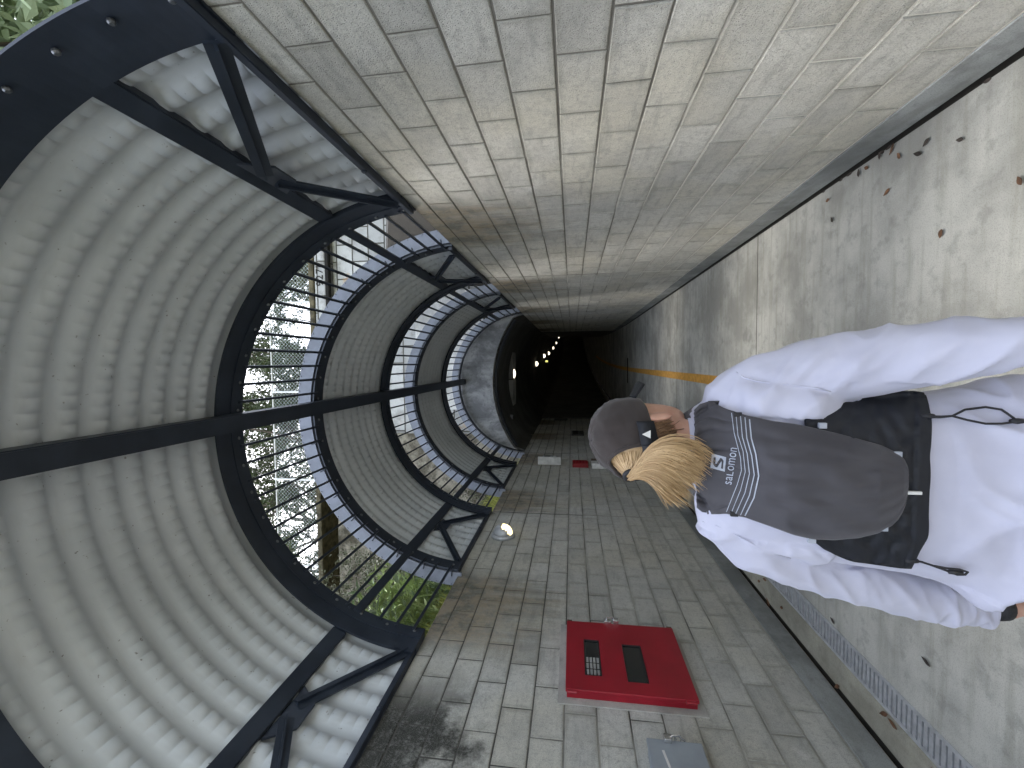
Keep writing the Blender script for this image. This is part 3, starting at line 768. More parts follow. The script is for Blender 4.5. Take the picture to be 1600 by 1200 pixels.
# ---- plants
def leaf_quad(bm, lay, p, d, n, L, W, t):
    s = d.cross(n)
    s = s.normalized() if s.length > 1e-5 else Vector((1, 0, 0))
    q = [p, p + d * L * .45 + s * W * .5, p + d * L - n * L * .12, p + d * L * .45 - s * W * .5]
    f = bm.faces.new([bm.verts.new(v) for v in q])
    for l in f.loops: l[lay] = (t, t, t, 1)
def rdir(rnd, flat=0):
    while True:
        v = Vector((rnd.uniform(-1, 1), rnd.uniform(-1, 1), rnd.uniform(-1, 1)))
        if .05 < v.length < 1: return v.normalized()
def tree(name, label, x, y, z, H, spread, nleaf, lmat, seed, lsize=.16, bare=.0, trunk_r=.16, group='trees behind the bridge fence'):
    rnd = random.Random(seed); t = thing(name, label, 'tree', (x, y, z), group)
    bt = BM(); tips = []
    def grow(p, d, L, r, lev):
        pts = [p]; rs = [r]; n = 5
        for i in range(n):
            d = (d + rdir(rnd) * .16 + Vector((0, 0, .05))).normalized(); p = p + d * L / n; pts.append(p); rs.append(r * (1 - .55 * (i + 1) / n))
        tube(bt, pts, rs, 7 if lev == 0 else (5 if lev == 1 else 3))
        if lev >= 2: tips.extend(pts[1:])
        if lev >= 3: return
        k = [6, 5, 4][lev]
        for j in range(k):
            i = 2 + int((n - 1) * j / k) if lev == 0 else 1 + int(n * j / k)
            i = min(i, n)
            a = rnd.uniform(0, 2 * PI); s = Vector((math.cos(a), math.sin(a), rnd.uniform(.05, .6))).normalized()
            grow(pts[i], (d * .45 + s * .9).normalized(), L * rnd.uniform(.45, .65) * (spread if lev == 0 else 1), rs[i] * .6, lev + 1)
    grow(Vector((x, y, z)), Vector((rnd.uniform(-.12, .12), rnd.uniform(-.1, .1), 1)).normalized(), H * .6, trunk_r, 0)
    obj('trunk', bt, MAT['bark'], t, True)
    bc = BM(); lay = bc.loops.layers.float_color.new('tint')
    for i in range(nleaf):
        p = rnd.choice(tips) + rdir(rnd) * abs(rnd.gauss(0, .28))
        leaf_quad(bc, lay, p, rdir(rnd), rdir(rnd), lsize * rnd.uniform(.75, 1.7), lsize * .62 * rnd.uniform(.7, 1.3), rnd.random())
    obj('crown', bc, lmat, t)
    return t
TL = [('oak_tree', 'spreading oak with fine leaves behind the right end of the bridge fence', 5.5, 17, 9.3, 8.5, 1.15, 21000, 'leaf_oak', .095),
      ('oak_tree', 'dense oak behind the bridge fence near the ridge beam', .8, 16.5, 9.3, 8.0, 1.2, 24000, 'leaf_oak', .09),
      ('oak_tree', 'tall oak standing farther back behind the bridge fence', 3.2, 23, 9.3, 12.0, 1.1, 21000, 'leaf_oak', .13),
      ('oak_tree', 'loose leaved oak with bare limbs behind the left end of the bridge fence', -3.6, 16.6, 9.3, 8.5, 1.25, 17000, 'leaf_oak', .09),
      ('oak_tree', 'dark leafy oak on the left hillside behind the fence', -8.0, 16, 9.3, 8.5, 1.1, 12000, 'leaf_oak', .10),
      ('oak_tree', 'slim dark oak behind the fence between the loose leaved oak and the hillside oak', -6.2, 15.8, 9.3, 7.5, 1.2, 14000, 'leaf_oak', .085),
      ('oak_tree', 'broad oak far behind the bridge on the left', -3.0, 25, 9.3, 12.0, 1.2, 20000, 'leaf_oak', .14)]
for i, (nm, lb, x, y, z, H, sp, nl, m_, ls) in enumerate(TL): tree(nm, lb, x, y, z, H, sp, nl, MAT[m_], 30 + i, ls)
tree('olive_tree', 'pale leaved tree above the pale block wall, seen past the near arch ring', 4.7, 3.9, 3.1, 10.5, 1.15, 24000, MAT['leaf_pale'], 61, .13, group='trees beside the trench')
tree('olive_tree', 'bushy pale tree right beside the pale block wall by the near arch ring', 3.7, 3.3, 3.1, 6.5, 1.2, 22000, MAT['leaf_pale'], 64, .12, trunk_r=.10, group='trees beside the trench')
tree('oak_tree', 'leafy tree leaning over the canopy from the left bank', -5.6, 9.6, bank_z(-5.6, 9.6) - .1, 7.0, 1.15, 12000, MAT['leaf_oak'], 62, .09, group='trees beside the trench')
rb = random.Random(77)
for i in range(10):
    x = -11 + i * 2.1 + rb.uniform(-.5, .5)
    tree('bush', 'low grey green bush growing right behind the bridge fence', x, 15.2 + rb.uniform(0, 1), 9.3, rb.uniform(2.4, 3.5), 1.3, 4500, MAT['leaf_dull'], 140 + i, .09, trunk_r=.07, group='bushes behind the bridge fence')

def shrub(name, label, x, y, r, h, n, lmat, seed, ls, twigs=26, group=None):
    rnd = random.Random(seed); z = bank_z(x, y) - .03; t = thing(name, label, 'shrub', (x, y, z), group)
    b = BM(); tips = []
    for i in range(twigs):
        a = rnd.uniform(0, 2 * PI); k = rnd.uniform(.2, 1); p = Vector((x, y, z)); d = Vector((math.cos(a) * k * r / h, math.sin(a) * k * r / h, 1)).normalized(); pts = [p]
        for j in range(5): d = (d + rdir(rnd) * .22).normalized(); p = p + d * h * rnd.uniform(.16, .23); pts.append(p)
        tube(b, pts, [.014, .012, .010, .008, .006, .003], 4); tips += pts[1:]
    obj('stems', b, MAT['twig'], t)
    b = BM(); lay = b.loops.layers.float_color.new('tint')
    for i in range(n):
        p = rnd.choice(tips) + rdir(rnd) * abs(rnd.gauss(0, .13)); leaf_quad(b, lay, p, rdir(rnd), rdir(rnd), ls * rnd.uniform(.6, 1.4), ls * .45, rnd.random())
    obj('foliage', b, lmat, t); return t
SH = [(-2.7, 7.3, .7, 1.0, 3600, 'leaf_dull'), (-3.1, 6.9, .7, 1.3, 4200, 'leaf_dull'), (-2.9, 8.6, .7, 1.2, 3600, 'leaf_dull'), (-3.6, 7.6, .8, 1.5, 4400, 'leaf_dull'), (-4.3, 6.4, .9, 1.5, 4800, 'leaf_dull'), (-4.6, 8.8, 1.0, 1.9, 5000, 'leaf_dull'), (-3.3, 9.4, .8, 1.4, 3200, 'leaf_dull'),
      (-5.6, 7.4, 1.0, 1.8, 2400, 'leaf_oak'), (-3.6, 5.3, .7, 1.1, 1800, 'leaf_dull'), (-5.4, 5.4, 1., 1.6, 2200, 'leaf_oak'), (-2.9, 11.3, .7, 1.2, 900, 'leaf_dull'), (-6.6, 9.6, 1.1, 2., 2000, 'leaf_oak')]
for i, (x, y, r, h, n, m_) in enumerate(SH):
    shrub('shrub', 'dry grey green shrub with bare twigs on the left hillside' if m_ == 'leaf_dull' else 'dark green shrub high on the left hillside', x, y, r, h, n, MAT[m_], 80 + i, .075, group='dry shrubs on the hillside' if m_ == 'leaf_dull' else 'dark shrubs on the hillside')

def leafy(x, y, h, seed, lmat, nst=14, group='bright leafy plants behind the left wall'):
    rnd = random.Random(seed); z = bank_z(x, y) - .02
    t = thing('leafy_plant', 'bright green plant with long arching leaves behind the left wall' if lmat is MAT['leaf_bright'] else 'pale green plant with ruffled leaves behind the left wall', 'plant', (x, y, z), group)
    bs = BM(); bl = BM(); lay = bl.loops.layers.float_color.new('tint')
    for i in range(nst):
        a = rnd.uniform(0, 2 * PI); k = rnd.uniform(.15, .75); d = Vector((math.cos(a) * k, math.sin(a) * k, 1)).normalized(); p = Vector((x + rnd.uniform(-.1, .1), y + rnd.uniform(-.1, .1), z)); pts = [p]
        for j in range(7): d = (d + Vector((0, 0, -.10)) + rdir(rnd) * .1).normalized(); p = p + d * h / 7; pts.append(p)
        tube(bs, pts, [.010] * 4 + [.007, .005, .004, .003], 4)
        for j in (1, 2, 2.5, 3, 3.5, 4, 4.5, 5, 5.5, 6, 6.5, 7):
            j = int(j)
            for s in (-1, 1, rnd.choice((-1, 1))):
                dd = (pts[j] - pts[j - 1]).normalized(); sd = dd.cross(Vector((0, 0, 1))); sd = sd.normalized() if sd.length > .01 else Vector((1, 0, 0))
                leaf_quad(bl, lay, pts[j], (dd * .7 + sd * s * .9 + rdir(rnd) * .3).normalized(), (Vector((0, 0, 1)) + rdir(rnd) * .4).normalized(), .135 * rnd.uniform(.5, 1.35), .042 * rnd.uniform(.6, 1.3), rnd.random())
    obj('stems', bs, MAT['leaf_bright'], t); obj('leaves', bl, lmat, t)
rp = random.Random(5)
PL = [(-2.35, 4.45), (-2.4, 5.1), (-2.65, 4.0), (-2.45, 3.5), (-2.42, 4.1), (-2.5, 4.7), (-2.75, 5.2), (-2.9, 4.35), (-3.0, 5.9), (-2.55, 5.6), (-3.2, 4.8), (-2.8, 3.6), (-2.5, 6.4), (-3.3, 6.6)]
for i, (x, y) in enumerate(PL):
    b_ = i % 3 != 1
    leafy(x, y, rp.uniform(.6, 1.05), 200 + i, MAT['leaf_bright' if b_ else 'leaf_pale'], 15, 'bright leafy plants behind the left wall' if b_ else 'pale leafy plants behind the left wall')
b = BM(); lay = b.loops.layers.float_color.new('tint'); rg = random.Random(9)
for i in range(9000):
    y = rg.uniform(2.6, 11.5); x = -2.13 - abs(rg.gauss(0, .45)) if rg.random() < .75 else -2.13 - rg.uniform(0, 4)
    p = Vector((x, y, bank_z(x, y) - .02)); d = (Vector((0, 0, 1)) + rdir(rg) * .5).normalized(); h = rg.uniform(.12, .34)
    leaf_quad(b, lay, p, d, rdir(rg), h, .014, rg.random())
tag(obj('grass', b, MAT['grass']), 'yellow green grass growing along the top of the left wall', 'grass', kind='stuff')

# ---- fallen leaves
def dry_leaf(x, y, L, W, rot, mat, label, group, z=.006, curl=.25):
    b = BM(); rr = []; n = 8
    d = Vector((math.cos(rot), math.sin(rot), 0)); s = Vector((-math.sin(rot), math.cos(rot), 0))
    lo = []; 
    for i in range(n + 1):
        u = i / n; w = W * .5 * math.sin(PI * u ** .85) + .0008; zz = z + curl * L * .35 * (2 * u - 1) ** 2
        c = Vector((x, y, zz)) + d * (u - .5) * L
        lo.append([b.verts.new(c + s * w + Vector((0, 0, w * .5))), b.verts.new(c), b.verts.new(c - s * w + Vector((0, 0, w * .5)))])
    for A, B in zip(lo, lo[1:]):
        for k in range(2): b.faces.new([A[k], A[k + 1], B[k + 1], B[k]])
    o = obj('dry_leaf', b, mat, None, True); o.modifiers.new('s', 'SOLIDIFY').thickness = .0012
    tag(o, label, 'leaf', group)
rl = random.Random(12)
for (px, py, dark) in [(1390, 218, 0), (1503, 218, 1), (1450, 222, 1), (1388, 300, 0), (1407, 243, 0), (1396, 233, 0), (1356, 262, 0), (1344, 270, 1), (1295, 313, 0), (1473, 365, 0), (1597, 282, 0), (1302, 343, 1), (1305, 880, 0), (1450, 1034, 1), (1303, 970, 1), (1377, 243, 1), (1437, 240, 1)]:
    q = at(px, py, 1); dv = q - CAM; k = -(CAM.z) / dv.z; q = CAM + dv * k
    dry_leaf(q.x, q.y, rl.uniform(.04, .06), rl.uniform(.016, .022), rl.uniform(0, PI), MAT['darkleaf' if dark else 'dryleaf'], 'small dark fallen leaf lying flat on the pale path' if dark else 'curled brown fallen leaf lying on the pale path', 'dark leaves on the path' if dark else 'brown leaves on the path')
for i in range(9):
    y = rl.uniform(1.9, 4.2); dry_leaf(1.698, y, rl.uniform(.035, .055), .015, PI / 2 + rl.uniform(-.5, .5), MAT['darkleaf'], 'brown leaf caught in the gap below the pale block wall', 'leaves caught along the right wall', .0)
for i in range(12):
    y = rl.uniform(1.6, 4.5); dry_leaf(rl.choice((-1.69, -1.60, -1.52)), y, rl.uniform(.05, .08), .024, PI / 2 + rl.uniform(-.8, .8), MAT['dryleaf'], 'brown leaf lying in the gutter beside the drain grate', 'leaves along the gutter', .006)
# dirt seam where floor meets each wall
# ------------------------------------------------------------------ the person
MAT['skin'] = None
g = G('skin'); n = g.noise(24, 4); MAT['skin'] = g.done(g.mix(g.rng(n, .35, .7), (.46, .26, .19), (.56, .335, .25)), .5, g.noise(120, 3), .1, .002, spec=.4, Subsurface_Weight=.15, Subsurface_Scale=.01)
g = G('white_shirt_fabric'); n = g.noise(9, 4); MAT['shirt'] = g.done(g.mix(g.rng(n, .3, .7), (.465, .47, .57), (.51, .515, .615)), .75, g.noise(420, 2), .12, .001, spec=.3, Sheen_Weight=.15)
MAT['tights'] = flat('black_tights', (.018, .018, .021), .7, bump=.1)
MAT['shoe'] = flat('shoe_fabric', (.10, .10, .11), .7); MAT['sole'] = flat('shoe_sole', (.55, .55, .53), .6)
g = G('grey_stretch_fabric'); n = g.noise(5, 5); w1 = g.noise(700, 1)
MAT['pack'] = g.done(g.mix(g.rng(n, .3, .7), (.043, .041, .048), (.062, .060, .068)), .72, w1, .15, .001, spec=.35, Sheen_Weight=.12)
g = G('black_pack_fabric'); n = g.noise(6, 5); MAT['packblack'] = g.done(g.mix(g.rng(n, .3, .7), (.007, .0085, .012), (.014, .016, .022)), .65, g.noise(600, 2), .2, .001, spec=.4)
MAT['reflect'] = flat('reflective_print', (.36, .39, .45), .45, .1, var=.08)
g = G('cap_fabric'); n = g.noise(7, 4); MAT['cap'] = g.done(g.mix(g.rng(n, .3, .7), (.030, .024, .022), (.046, .037, .034)), .85, g.noise(500, 2), .25, .001, spec=.25, Sheen_Weight=.15)
MAT['strap'] = flat('black_webbing', (.015, .015, .018), .6, bump=.3, bscale=400)
g = G('blond_hair'); t_ = g.attr('tint'); MAT['blond'] = g.done(g.mix(t_, (.34, .21, .095), (.62, .44, .24)), .42, spec=.5)
g = G('brown_hair'); t_ = g.attr('tint'); MAT['brown'] = g.done(g.mix(t_, (.12, .065, .035), (.28, .165, .085)), .45, spec=.5)
MAT['eye'] = flat('eye_white', (.7, .7, .68), .2); MAT['lip'] = flat('lips', (.42, .16, .14), .5)

YB = 1.0
person = thing('person', 'person walking away in white long sleeve top, grey pack, taupe cap and blond ponytail', 'person', (.28, YB, 0))
def lerp(a, b, t): return a + (b - a) * t
def tab(T, z):
    if z <= T[0][0]: return T[0][1:]
    for A, B in zip(T, T[1:]):
        if z <= B[0]:
            t = (z - A[0]) / (B[0] - A[0]); t = t * t * (3 - 2 * t) * .4 + t * .6
            return tuple(lerp(p, q, t) for p, q in zip(A[1:], B[1:]))
    return T[-1][1:]
# torso outline measured on the plane Y=1.05: z, left, right, half depth
TOR = [(.70, .005, .47, .125), (.80, .003, .467, .128), (.87, .007, .458, .125), (.94, .018, .446, .118), (1.0, .036, .438, .108), (1.06, .048, .434, .104), (1.13, .056, .432, .106), (1.2, .066, .430, .112),
       (1.28, .082, .434, .118), (1.34, .092, .440, .116), (1.39, .100, .444, .108), (1.43, .120, .436, .094), (1.455, .160, .418, .080), (1.475, .205, .398, .068), (1.495, .238, .384, .060)]
TW = []
for z, l, r, hd in TOR:
    a, b_ = meas(l, z, YB), meas(r, z, YB); TW.append((a.z, (a.x + b_.x) / 2, (b_.x - a.x) / 2, hd))
def torso_at(Z): return tab(TW, Z)
def back_y(X, Z):
    cx, hw, hd = torso_at(Z); q = min(.985, abs((X - cx) / hw)); return YB - hd * (1 - q ** 2.3) ** (1 / 2.3) - .004 - .006 * 0
def shrink(k): return k
def torso_rings(grow, z0=None, z1=None):
    R = []
    zmin = z0 if z0 else TW[0][0]; zmax = z1 if z1 else TW[-1][0]; N_ = 26
    for i in range(N_ + 1):
        z = lerp(zmin, zmax, i / N_); cx, hw, hd = torso_at(z)
        R.append(ell_ring(Vector((cx, YB, z)), Vector((1, 0, 0)), Vector((0, 1, 0)), hw + grow, hd + grow, 32, 2.3))
    return R
def limb(bm, pts, rads, n=16):
    P_, R2 = [], []
    m_ = len(pts)
    for i in range(m_ - 1):                     # Catmull-Rom
        p0, p1, p2, p3 = pts[max(i - 1, 0)], pts[i], pts[i + 1], pts[min(i + 2, m_ - 1)]
        for j in range(5):
            t = j / 5; P_.append(.5 * ((2 * p1) + (p2 - p0) * t + (2 * p0 - 5 * p1 + 4 * p2 - p3) * t * t + (3 * p1 - p0 - 3 * p2 + p3) * t ** 3)); R2.append(lerp(rads[i], rads[i + 1], t))
    P_.append(pts[-1]); R2.append(rads[-1])
    P_ = [P_[0] - (P_[1] - P_[0]).normalized() * R2[0] * .7] + P_ + [P_[-1] + (P_[-1] - P_[-2]).normalized() * R2[-1] * .5]; R2 = [R2[0] * .55] + R2 + [R2[-1] * .6]
    tube(bm, P_, R2, n)
# arm joints (measured x, z, depth Y) with sleeve radius
ARM_R = [(.412, 1.397, 1.00, .066), (.452, 1.33, .985, .070), (.486, 1.20, .955, .066), (.512, 1.07, .925, .0635), (.532, .94, .885, .056), (.545, .82, .845, .0395), (.553, .715, .815, .032)]
ARM_L = [(.148, 1.405, 1.00, .064), (.085, 1.345, 1.01, .062), (.035, 1.22, 1.03, .054), (.012, 1.12, 1.05, .050), (-.010, 1.03, 1.07, .0475), (-.024, .95, 1.09, .044), (-.029, .897, 1.10, .040), (-.027, .873, 1.10, .036)]
def armpts(T): return [meas(x, z, Y) for x, z, Y, r in T]
aR, aL = armpts(ARM_R), armpts(ARM_L)
# legs (world)
hipR, hipL = Vector((.355, 1.0, .84)), Vector((.185, 1.0, .84))
LEG_R = [hipR, Vector((.36, 1.02, .66)), Vector((.355, 1.10, .47)), Vector((.35, 1.03, .28)), Vector((.345, .92, .13)), Vector((.345, .91, .09))]
LEG_L = [hipL, Vector((.18, 1.08, .66)), Vector((.185, 1.17, .47)), Vector((.19, 1.20, .28)), Vector((.19, 1.22, .10)), Vector((.19, 1.23, .07))]
LR = [.088, .078, .056, .052, .037, .036]
# head
HC = meas(.335, 1.606, 1.025); HY = R_(-32)
hx = Vector((math.cos(HY), math.sin(HY), 0)); hy = Vector((-math.sin(HY), math.cos(HY), 0)); hz = Vector((.03, .05, 1)).normalized()
HS = .94
def H(x, y, z): return HC + (hx * x + hy * y + hz * z) * HS
HEAD = [(.118, .012, .02, -.02), (.108, .040, .050, -.055), (.085, .060, .078, -.083), (.045, .0715, .092, -.097), (0, .074, .095, -.097), (-.03, .072, .094, -.088), (-.06, .066, .093, -.068), (-.085, .055, .092, -.042), (-.103, .040, .088, -.015), (-.112, .022, .080, .02)]
def head_rings(g=0, lo=-9, hi=9):
    R = []
    for z, hw, f, bk in HEAD:
        if lo <= z <= hi:
            cy = (f + bk) / 2; R.append(ell_ring(H(0, cy, z), hx, hy, (hw + g) * HS, ((f - bk) / 2 + g) * HS, 28, 2.15))
    return R
def hand(bm, wrist, d, palm_n, side, r=.031):
    """wrist point, direction down the hand, normal out of the back of the hand, side = thumb direction"""
    d = d.normalized(); s = side.normalized(); n = palm_n.normalized()
    rings = []
    for t, w_, th in ((-.02, .027, .022), (.0, .028, .021), (.03, .036, .018), (.07, .042, .016), (.095, .041, .013), (.102, .036, .009)):
        rings.append(ell_ring(wrist + d * t, s, n, w_, th, 18, 2.4))
    rings_loft(bm, rings)
    for i, (off, L, r0) in enumerate(((.030, .070, .0082), (.010, .080, .0086), (-.011, .074, .0082), (-.031, .058, .0074))):
        p = wrist + d * .085 + s * off; pts = [p]; dd = (d + s * off * 2.0).normalized(); q = wrist + d * .100 + s * off
        pts = [p, q]
        for k in range(3):
            dd = (dd - n * (.20 + .14 * k)).normalized(); q = q + dd * L * (.42, .32, .26)[k]; pts.append(q)
        tube(bm, pts, [r0 * 1.05, r0 * 1.05, r0, r0 * .95, r0 * .7], 10)
    p = wrist + d * .03 + s * .022; dd = (d * .75 + s * .65 - n * .25).normalized(); pts = [p]; q = p
    for k in range(3): q = q + dd * (.036, .03, .024)[k]; pts.append(q); dd = (dd + d * .35 - n * .12).normalized()
    tube(bm, pts, [.014, .0115, .010, .0075], 10)
bm = BM()
rings_loft(bm, torso_rings(-.016, TW[0][0], TW[-1][0] + .005))
nb = meas(.312, 1.47, 1.0)
limb(bm, [nb, meas(.318, 1.50, 1.005), meas(.328, 1.55, 1.015), meas(.334, 1.60, 1.02)], [.062, .056, .053, .052], 20)
rings_loft(bm, head_rings())
for s in (-1, 1):                                 # ears
    R3 = []
    for k, (w_, h_, o_) in enumerate(((.010, .026, -.004), (.014, .031, .006), (.015, .032, .012), (.008, .022, .016))):
        R3.append(ell_ring(H(s * (.071 + o_), -.012 - .004 * k, -.030), (hy * .9 + hz * .25).normalized(), (hz - hy * .25).normalized(), w_, h_, 16))
    rings_loft(bm, R3)
tube(bm, [H(0, .088, .012), H(0, .100, -.012), H(0, .112, -.034), H(0, .098, -.044)], [.008, .011, .0145, .010], 12)
tube(bm, [H(-.022, .088, -.073), H(0, .097, -.072), H(.022, .088, -.073)], [.004, .008, .004], 10)
tube(bm, [H(0, .080, -.105), H(0, .088, -.098)], [.016, .014], 12)
limb(bm, aR, [a[3] * .72 if i < 5 else (.031, .027)[i - 5] for i, a in enumerate(ARM_R)])
limb(bm, aL, [a[3] * .76 if i < 6 else (.029, .027)[i - 6] for i, a in enumerate(ARM_L)])
dR = (aR[-1] - aR[-2]).normalized(); dL = (aL[-1] - aL[-3]).normalized()
hand(bm, aR[-1] + dR * .01, dR, Vector((1, -.35, 0)), Vector((.3, 1, 0)))
wl = aL[-1] + dL * .055
limb(bm, [aL[-2], aL[-1], wl], [.030, .0275, .0265]); hand(bm, wl, (dL + Vector((0, .1, 0))).normalized(), Vector((-1, -.45, 0)), Vector((-.35, 1, 0)))
for T in (LEG_R, LEG_L):
    limb(bm, T, [r * .92 for r in LR])
    f = T[-1]; rings_loft(bm, [ell_ring(f + Vector((0, -.05 + .05 * k, -.045 + (.0, .0, -.005, -.012, -.02)[k])), Vector((1, 0, 0)), Vector((0, 0, 1)), (.028, .034, .036, .038, .030)[k], (.03, .035, .03, .022, .015)[k], 14) for k in range(5)])
bmesh.ops.recalc_face_normals(bm, faces=bm.faces[:])
mobj('body', remesh(bm, .0042, 5), MAT['skin'], person)
for s in (-1, 1):
    b = BM(); bmesh.ops.create_uvsphere(b, u_segments=16, v_segments=10, radius=.0115, matrix=Matrix.Translation(H(s * .031, .083, .002))); obj('eye', b, MAT['eye'], person, True)
b = BM(); tube(b, [H(-.02, .0935, -.074), H(-.008, .1025, -.071), H(.008, .1025, -.071), H(.02, .0935, -.074)], [.002, .0045, .0045, .002], 8); obj('lips', b, MAT['lip'], person, True)

# --- long sleeve top
bm = BM()
rings_loft(bm, torso_rings(.004, TW[0][0] - .0, TW[-1][0] - .002))
limb(bm, aR, [a[3] for a in ARM_R], 22)
limb(bm, aL, [a[3] for a in ARM_L], 22)
limb(bm, [meas(.20, 1.425, 1.0), meas(.13, 1.405, 1.0)], [.058, .066], 18); limb(bm, [meas(.35, 1.42, 1.0), meas(.43, 1.392, 1.0)], [.06, .066], 18)
limb(bm, [meas(.425, 1.37, .965), meas(.412, 1.30, .945), meas(.408, 1.24, .93), meas(.425, 1.195, .94)], [.055, .050, .042, .026], 18)
limb(bm, [meas(.128, 1.39, .99), meas(.116, 1.32, .962), meas(.095, 1.255, .95), meas(.070, 1.215, .965)], [.048, .044, .036, .026], 18)
bmesh.ops.recalc_face_normals(bm, faces=bm.faces[:])
me = remesh(bm, .0055, 6)
def ridge(v): return 1 - abs(v)
def fold(p):
    x, y, z = p
    o = 0
    lowz = max(0, min(1, (1.06 - z) / .12)); inT = .04 < x < .47 and y < 1.02
    if inT and lowz > 0:      # soft drapes of the hanging back
        a = mnoise.noise(Vector((x * 5.5 + z * 5.2, z * 3.2 - x * 2.4, 1.7))); b_ = mnoise.noise(Vector((x * 13 - z * 10, z * 7 + x * 5, 5.1)))
        o += lowz * (.044 * (ridge(a) ** 2.4 - .45) + .022 * (ridge(b_) ** 3 - .3)) * min(1, (1.02 - y) / .06)
    # sleeves: creases running along and across the arm
    side = 1 if x > .47 or (x > .40 and z > 1.25) else (-1 if x < .06 or (x < .14 and z > 1.25) else 0)
    if side:
        u = (x * side) * 9 + z * 4.5
        a = mnoise.noise(Vector((u * 1.3, y * 8, z * 5.0 * 1.1))); b_ = mnoise.noise(Vector((x * 16 * side + z * 17, y * 12, z * 6 + side)))
        o += .0095 * (ridge(a) ** 2.6 - .4) + .0065 * (ridge(b_) ** 3.5 - .25)
        if side < 0 and z < 1.0:
            c_ = mnoise.noise(Vector((x * 14, y * 9, z * 34))); o += .012 * (ridge(c_) ** 3 - .3) * min(1, (1.0 - z) / .08)
    o += .0018 * mnoise.noise(Vector((x * 30, y * 30, z * 22)))
    return o
for v, nrm in [(v, v.normal.copy()) for v in me.vertices]: v.co += nrm * fold(v.co)
shirt = mobj('shirt', me, MAT['shirt'], person)
from mathutils.bvhtree import BVHTree
dep_ = bpy.context.evaluated_depsgraph_get(); dep_.update()
bv = BVHTree.FromPolygons([v.co.copy() for v in me.vertices], [tuple(p.vertices) for p in me.polygons])
def on_shirt(px, py):
    d = (at(px, py, 1.0) - CAM).normalized(); h_ = bv.ray_cast(CAM, d)
    return h_[0] - d * .0005 if h_[0] is not None else None
for pts_ in ([(1142, 572), (1150, 581), (1162, 590), (1180, 595), (1200, 598), (1225, 600), (1250, 603), (1275, 606), (1298, 612)], [(1098, 815), (1120, 822), (1150, 836), (1180, 852), (1210, 866), (1235, 872)]):
    q_ = [on_shirt(*p) for p in dense_([Vector(p) for p in pts_])] if False else [on_shirt(*p) for p in pts_]
    q_ = [q for q in q_ if q is not None]
    if len(q_) > 3:
        b = BM(); tube(b, q_, .0013, 6); obj('raglan_seam', b, MAT['shirt'], shirt, True)
# cuffs, watch band and sleeve seams
b = BM(); pc = aL[-1] + dL * .022; tube(b, [pc - dL * .02, pc, pc + dL * .016], [.034, .0335, .0315], 20); obj('cuff', b, MAT['strap'], person, True)
b = BM(); pc = aR[-1] + dR * .004; tube(b, [pc - dR * .02, pc + dR * .012], [.035, .033], 20); obj('cuff', b, MAT['strap'], person, True)
# collar
b = BM(); cc = meas(.312, 1.487, 1.0); rr = []
for k, (dz, g_) in enumerate(((-.02, .016), (.0, .009), (.012, .006), (.012, .002), (-.02, .004))): rr.append(ell_ring(cc + Vector((.004 * k * 0, .004, dz)), Vector((1, 0, 0)), Vector((0, 1, -.15)).normalized(), .058 + g_, .056 + g_, 28))
rings_loft(b, rr, False); obj('collar', b, MAT['shirt'], shirt, True)

# --- tights and shoes
bm = BM()
for T in (LEG_R, LEG_L): limb(bm, T[:-1], LR[:-1], 20)
rings_loft(bm, [ell_ring(Vector((.27, 1.0, z)), Vector((1, 0, 0)), Vector((0, 1, 0)), hw, hd, 26, 2.3) for z, hw, hd in ((.76, .16, .105), (.82, .178, .115), (.90, .172, .11), (.95, .16, .10))])
bmesh.ops.recalc_face_normals(bm, faces=bm.faces[:]); mobj('tights', remesh(bm, .007, 5), MAT['tights'], person)
for T, lift, tilt in ((LEG_R, .0, 0), (LEG_L, .0, 0)):
    f = Vector((T[-1].x, T[-1].y, 0)); b = BM()
    rings_loft(b, [ell_ring(f + Vector((0, y, z)), Vector((1, 0, 0)), Vector((0, 0, 1)), w_, h_, 18, 2.6) for y, z, w_, h_ in ((-.075, .055, .022, .025), (-.06, .06, .036, .038), (-.01, .062, .042, .042), (.06, .055, .047, .034), (.13, .046, .050, .024), (.175, .040, .040, .017), (.19, .036, .022, .010))])
    so_ = obj('shoe', b, MAT['shoe'], person, True)
    b = BM(); rings_loft(b, [ell_ring(f + Vector((0, y, .012)), Vector((1, 0, 0)), Vector((0, 0, 1)), w_, .0125, 18, 4) for y, w_ in ((-.082, .02), (-.065, .038), (0, .044), (.06, .049), (.13, .053), (.18, .040), (.198, .02))]); obj('sole', b, MAT['sole'], so_, True)

# --- cap
CAPC = H(0, -.004, .022)
cu, cv, cw = hx, (hy * .985 + hz * .17).normalized(), (hz * .985 - hy * .17).normalized()
def cap_pt(th, ph, g_=0):                           # th round the head (0 = back), ph up from the rim
    ch, sh = math.cos(ph), math.sin(ph)
    r1 = .085 + g_; r2 = .102 + g_; r3 = .099 + g_
    q = abs(ch) ** .82
    w_ = .0035 * mnoise.noise(Vector((math.sin(th) * 2.6, math.cos(th) * 2.6, ph * 3))) + .0022 * (1 - abs(mnoise.noise(Vector((th * 2.2 + ph * 2, ph * 4.5, 3))))) ** 6 - .0012 * (abs(math.sin(th * 3)) < .06) * (ph < 1.45)
    return CAPC + cu * (math.sin(th) * q * (r1 + w_)) - cv * (math.cos(th) * q * (r2 + w_)) + cw * (sh * (r3 + w_) - .004)
OPW, OPH = R_(37), R_(43)
def is_open(th, ph): return ph > R_(6) and (th / OPW) ** 2 + ((ph - R_(6)) / OPH) ** 2 < 1
b = BM(); NT, NP = 72, 30; V = {}
P0 = R_(-11)
def snap(th, ph):
    if is_open(th, ph): return None
    return (th, ph)
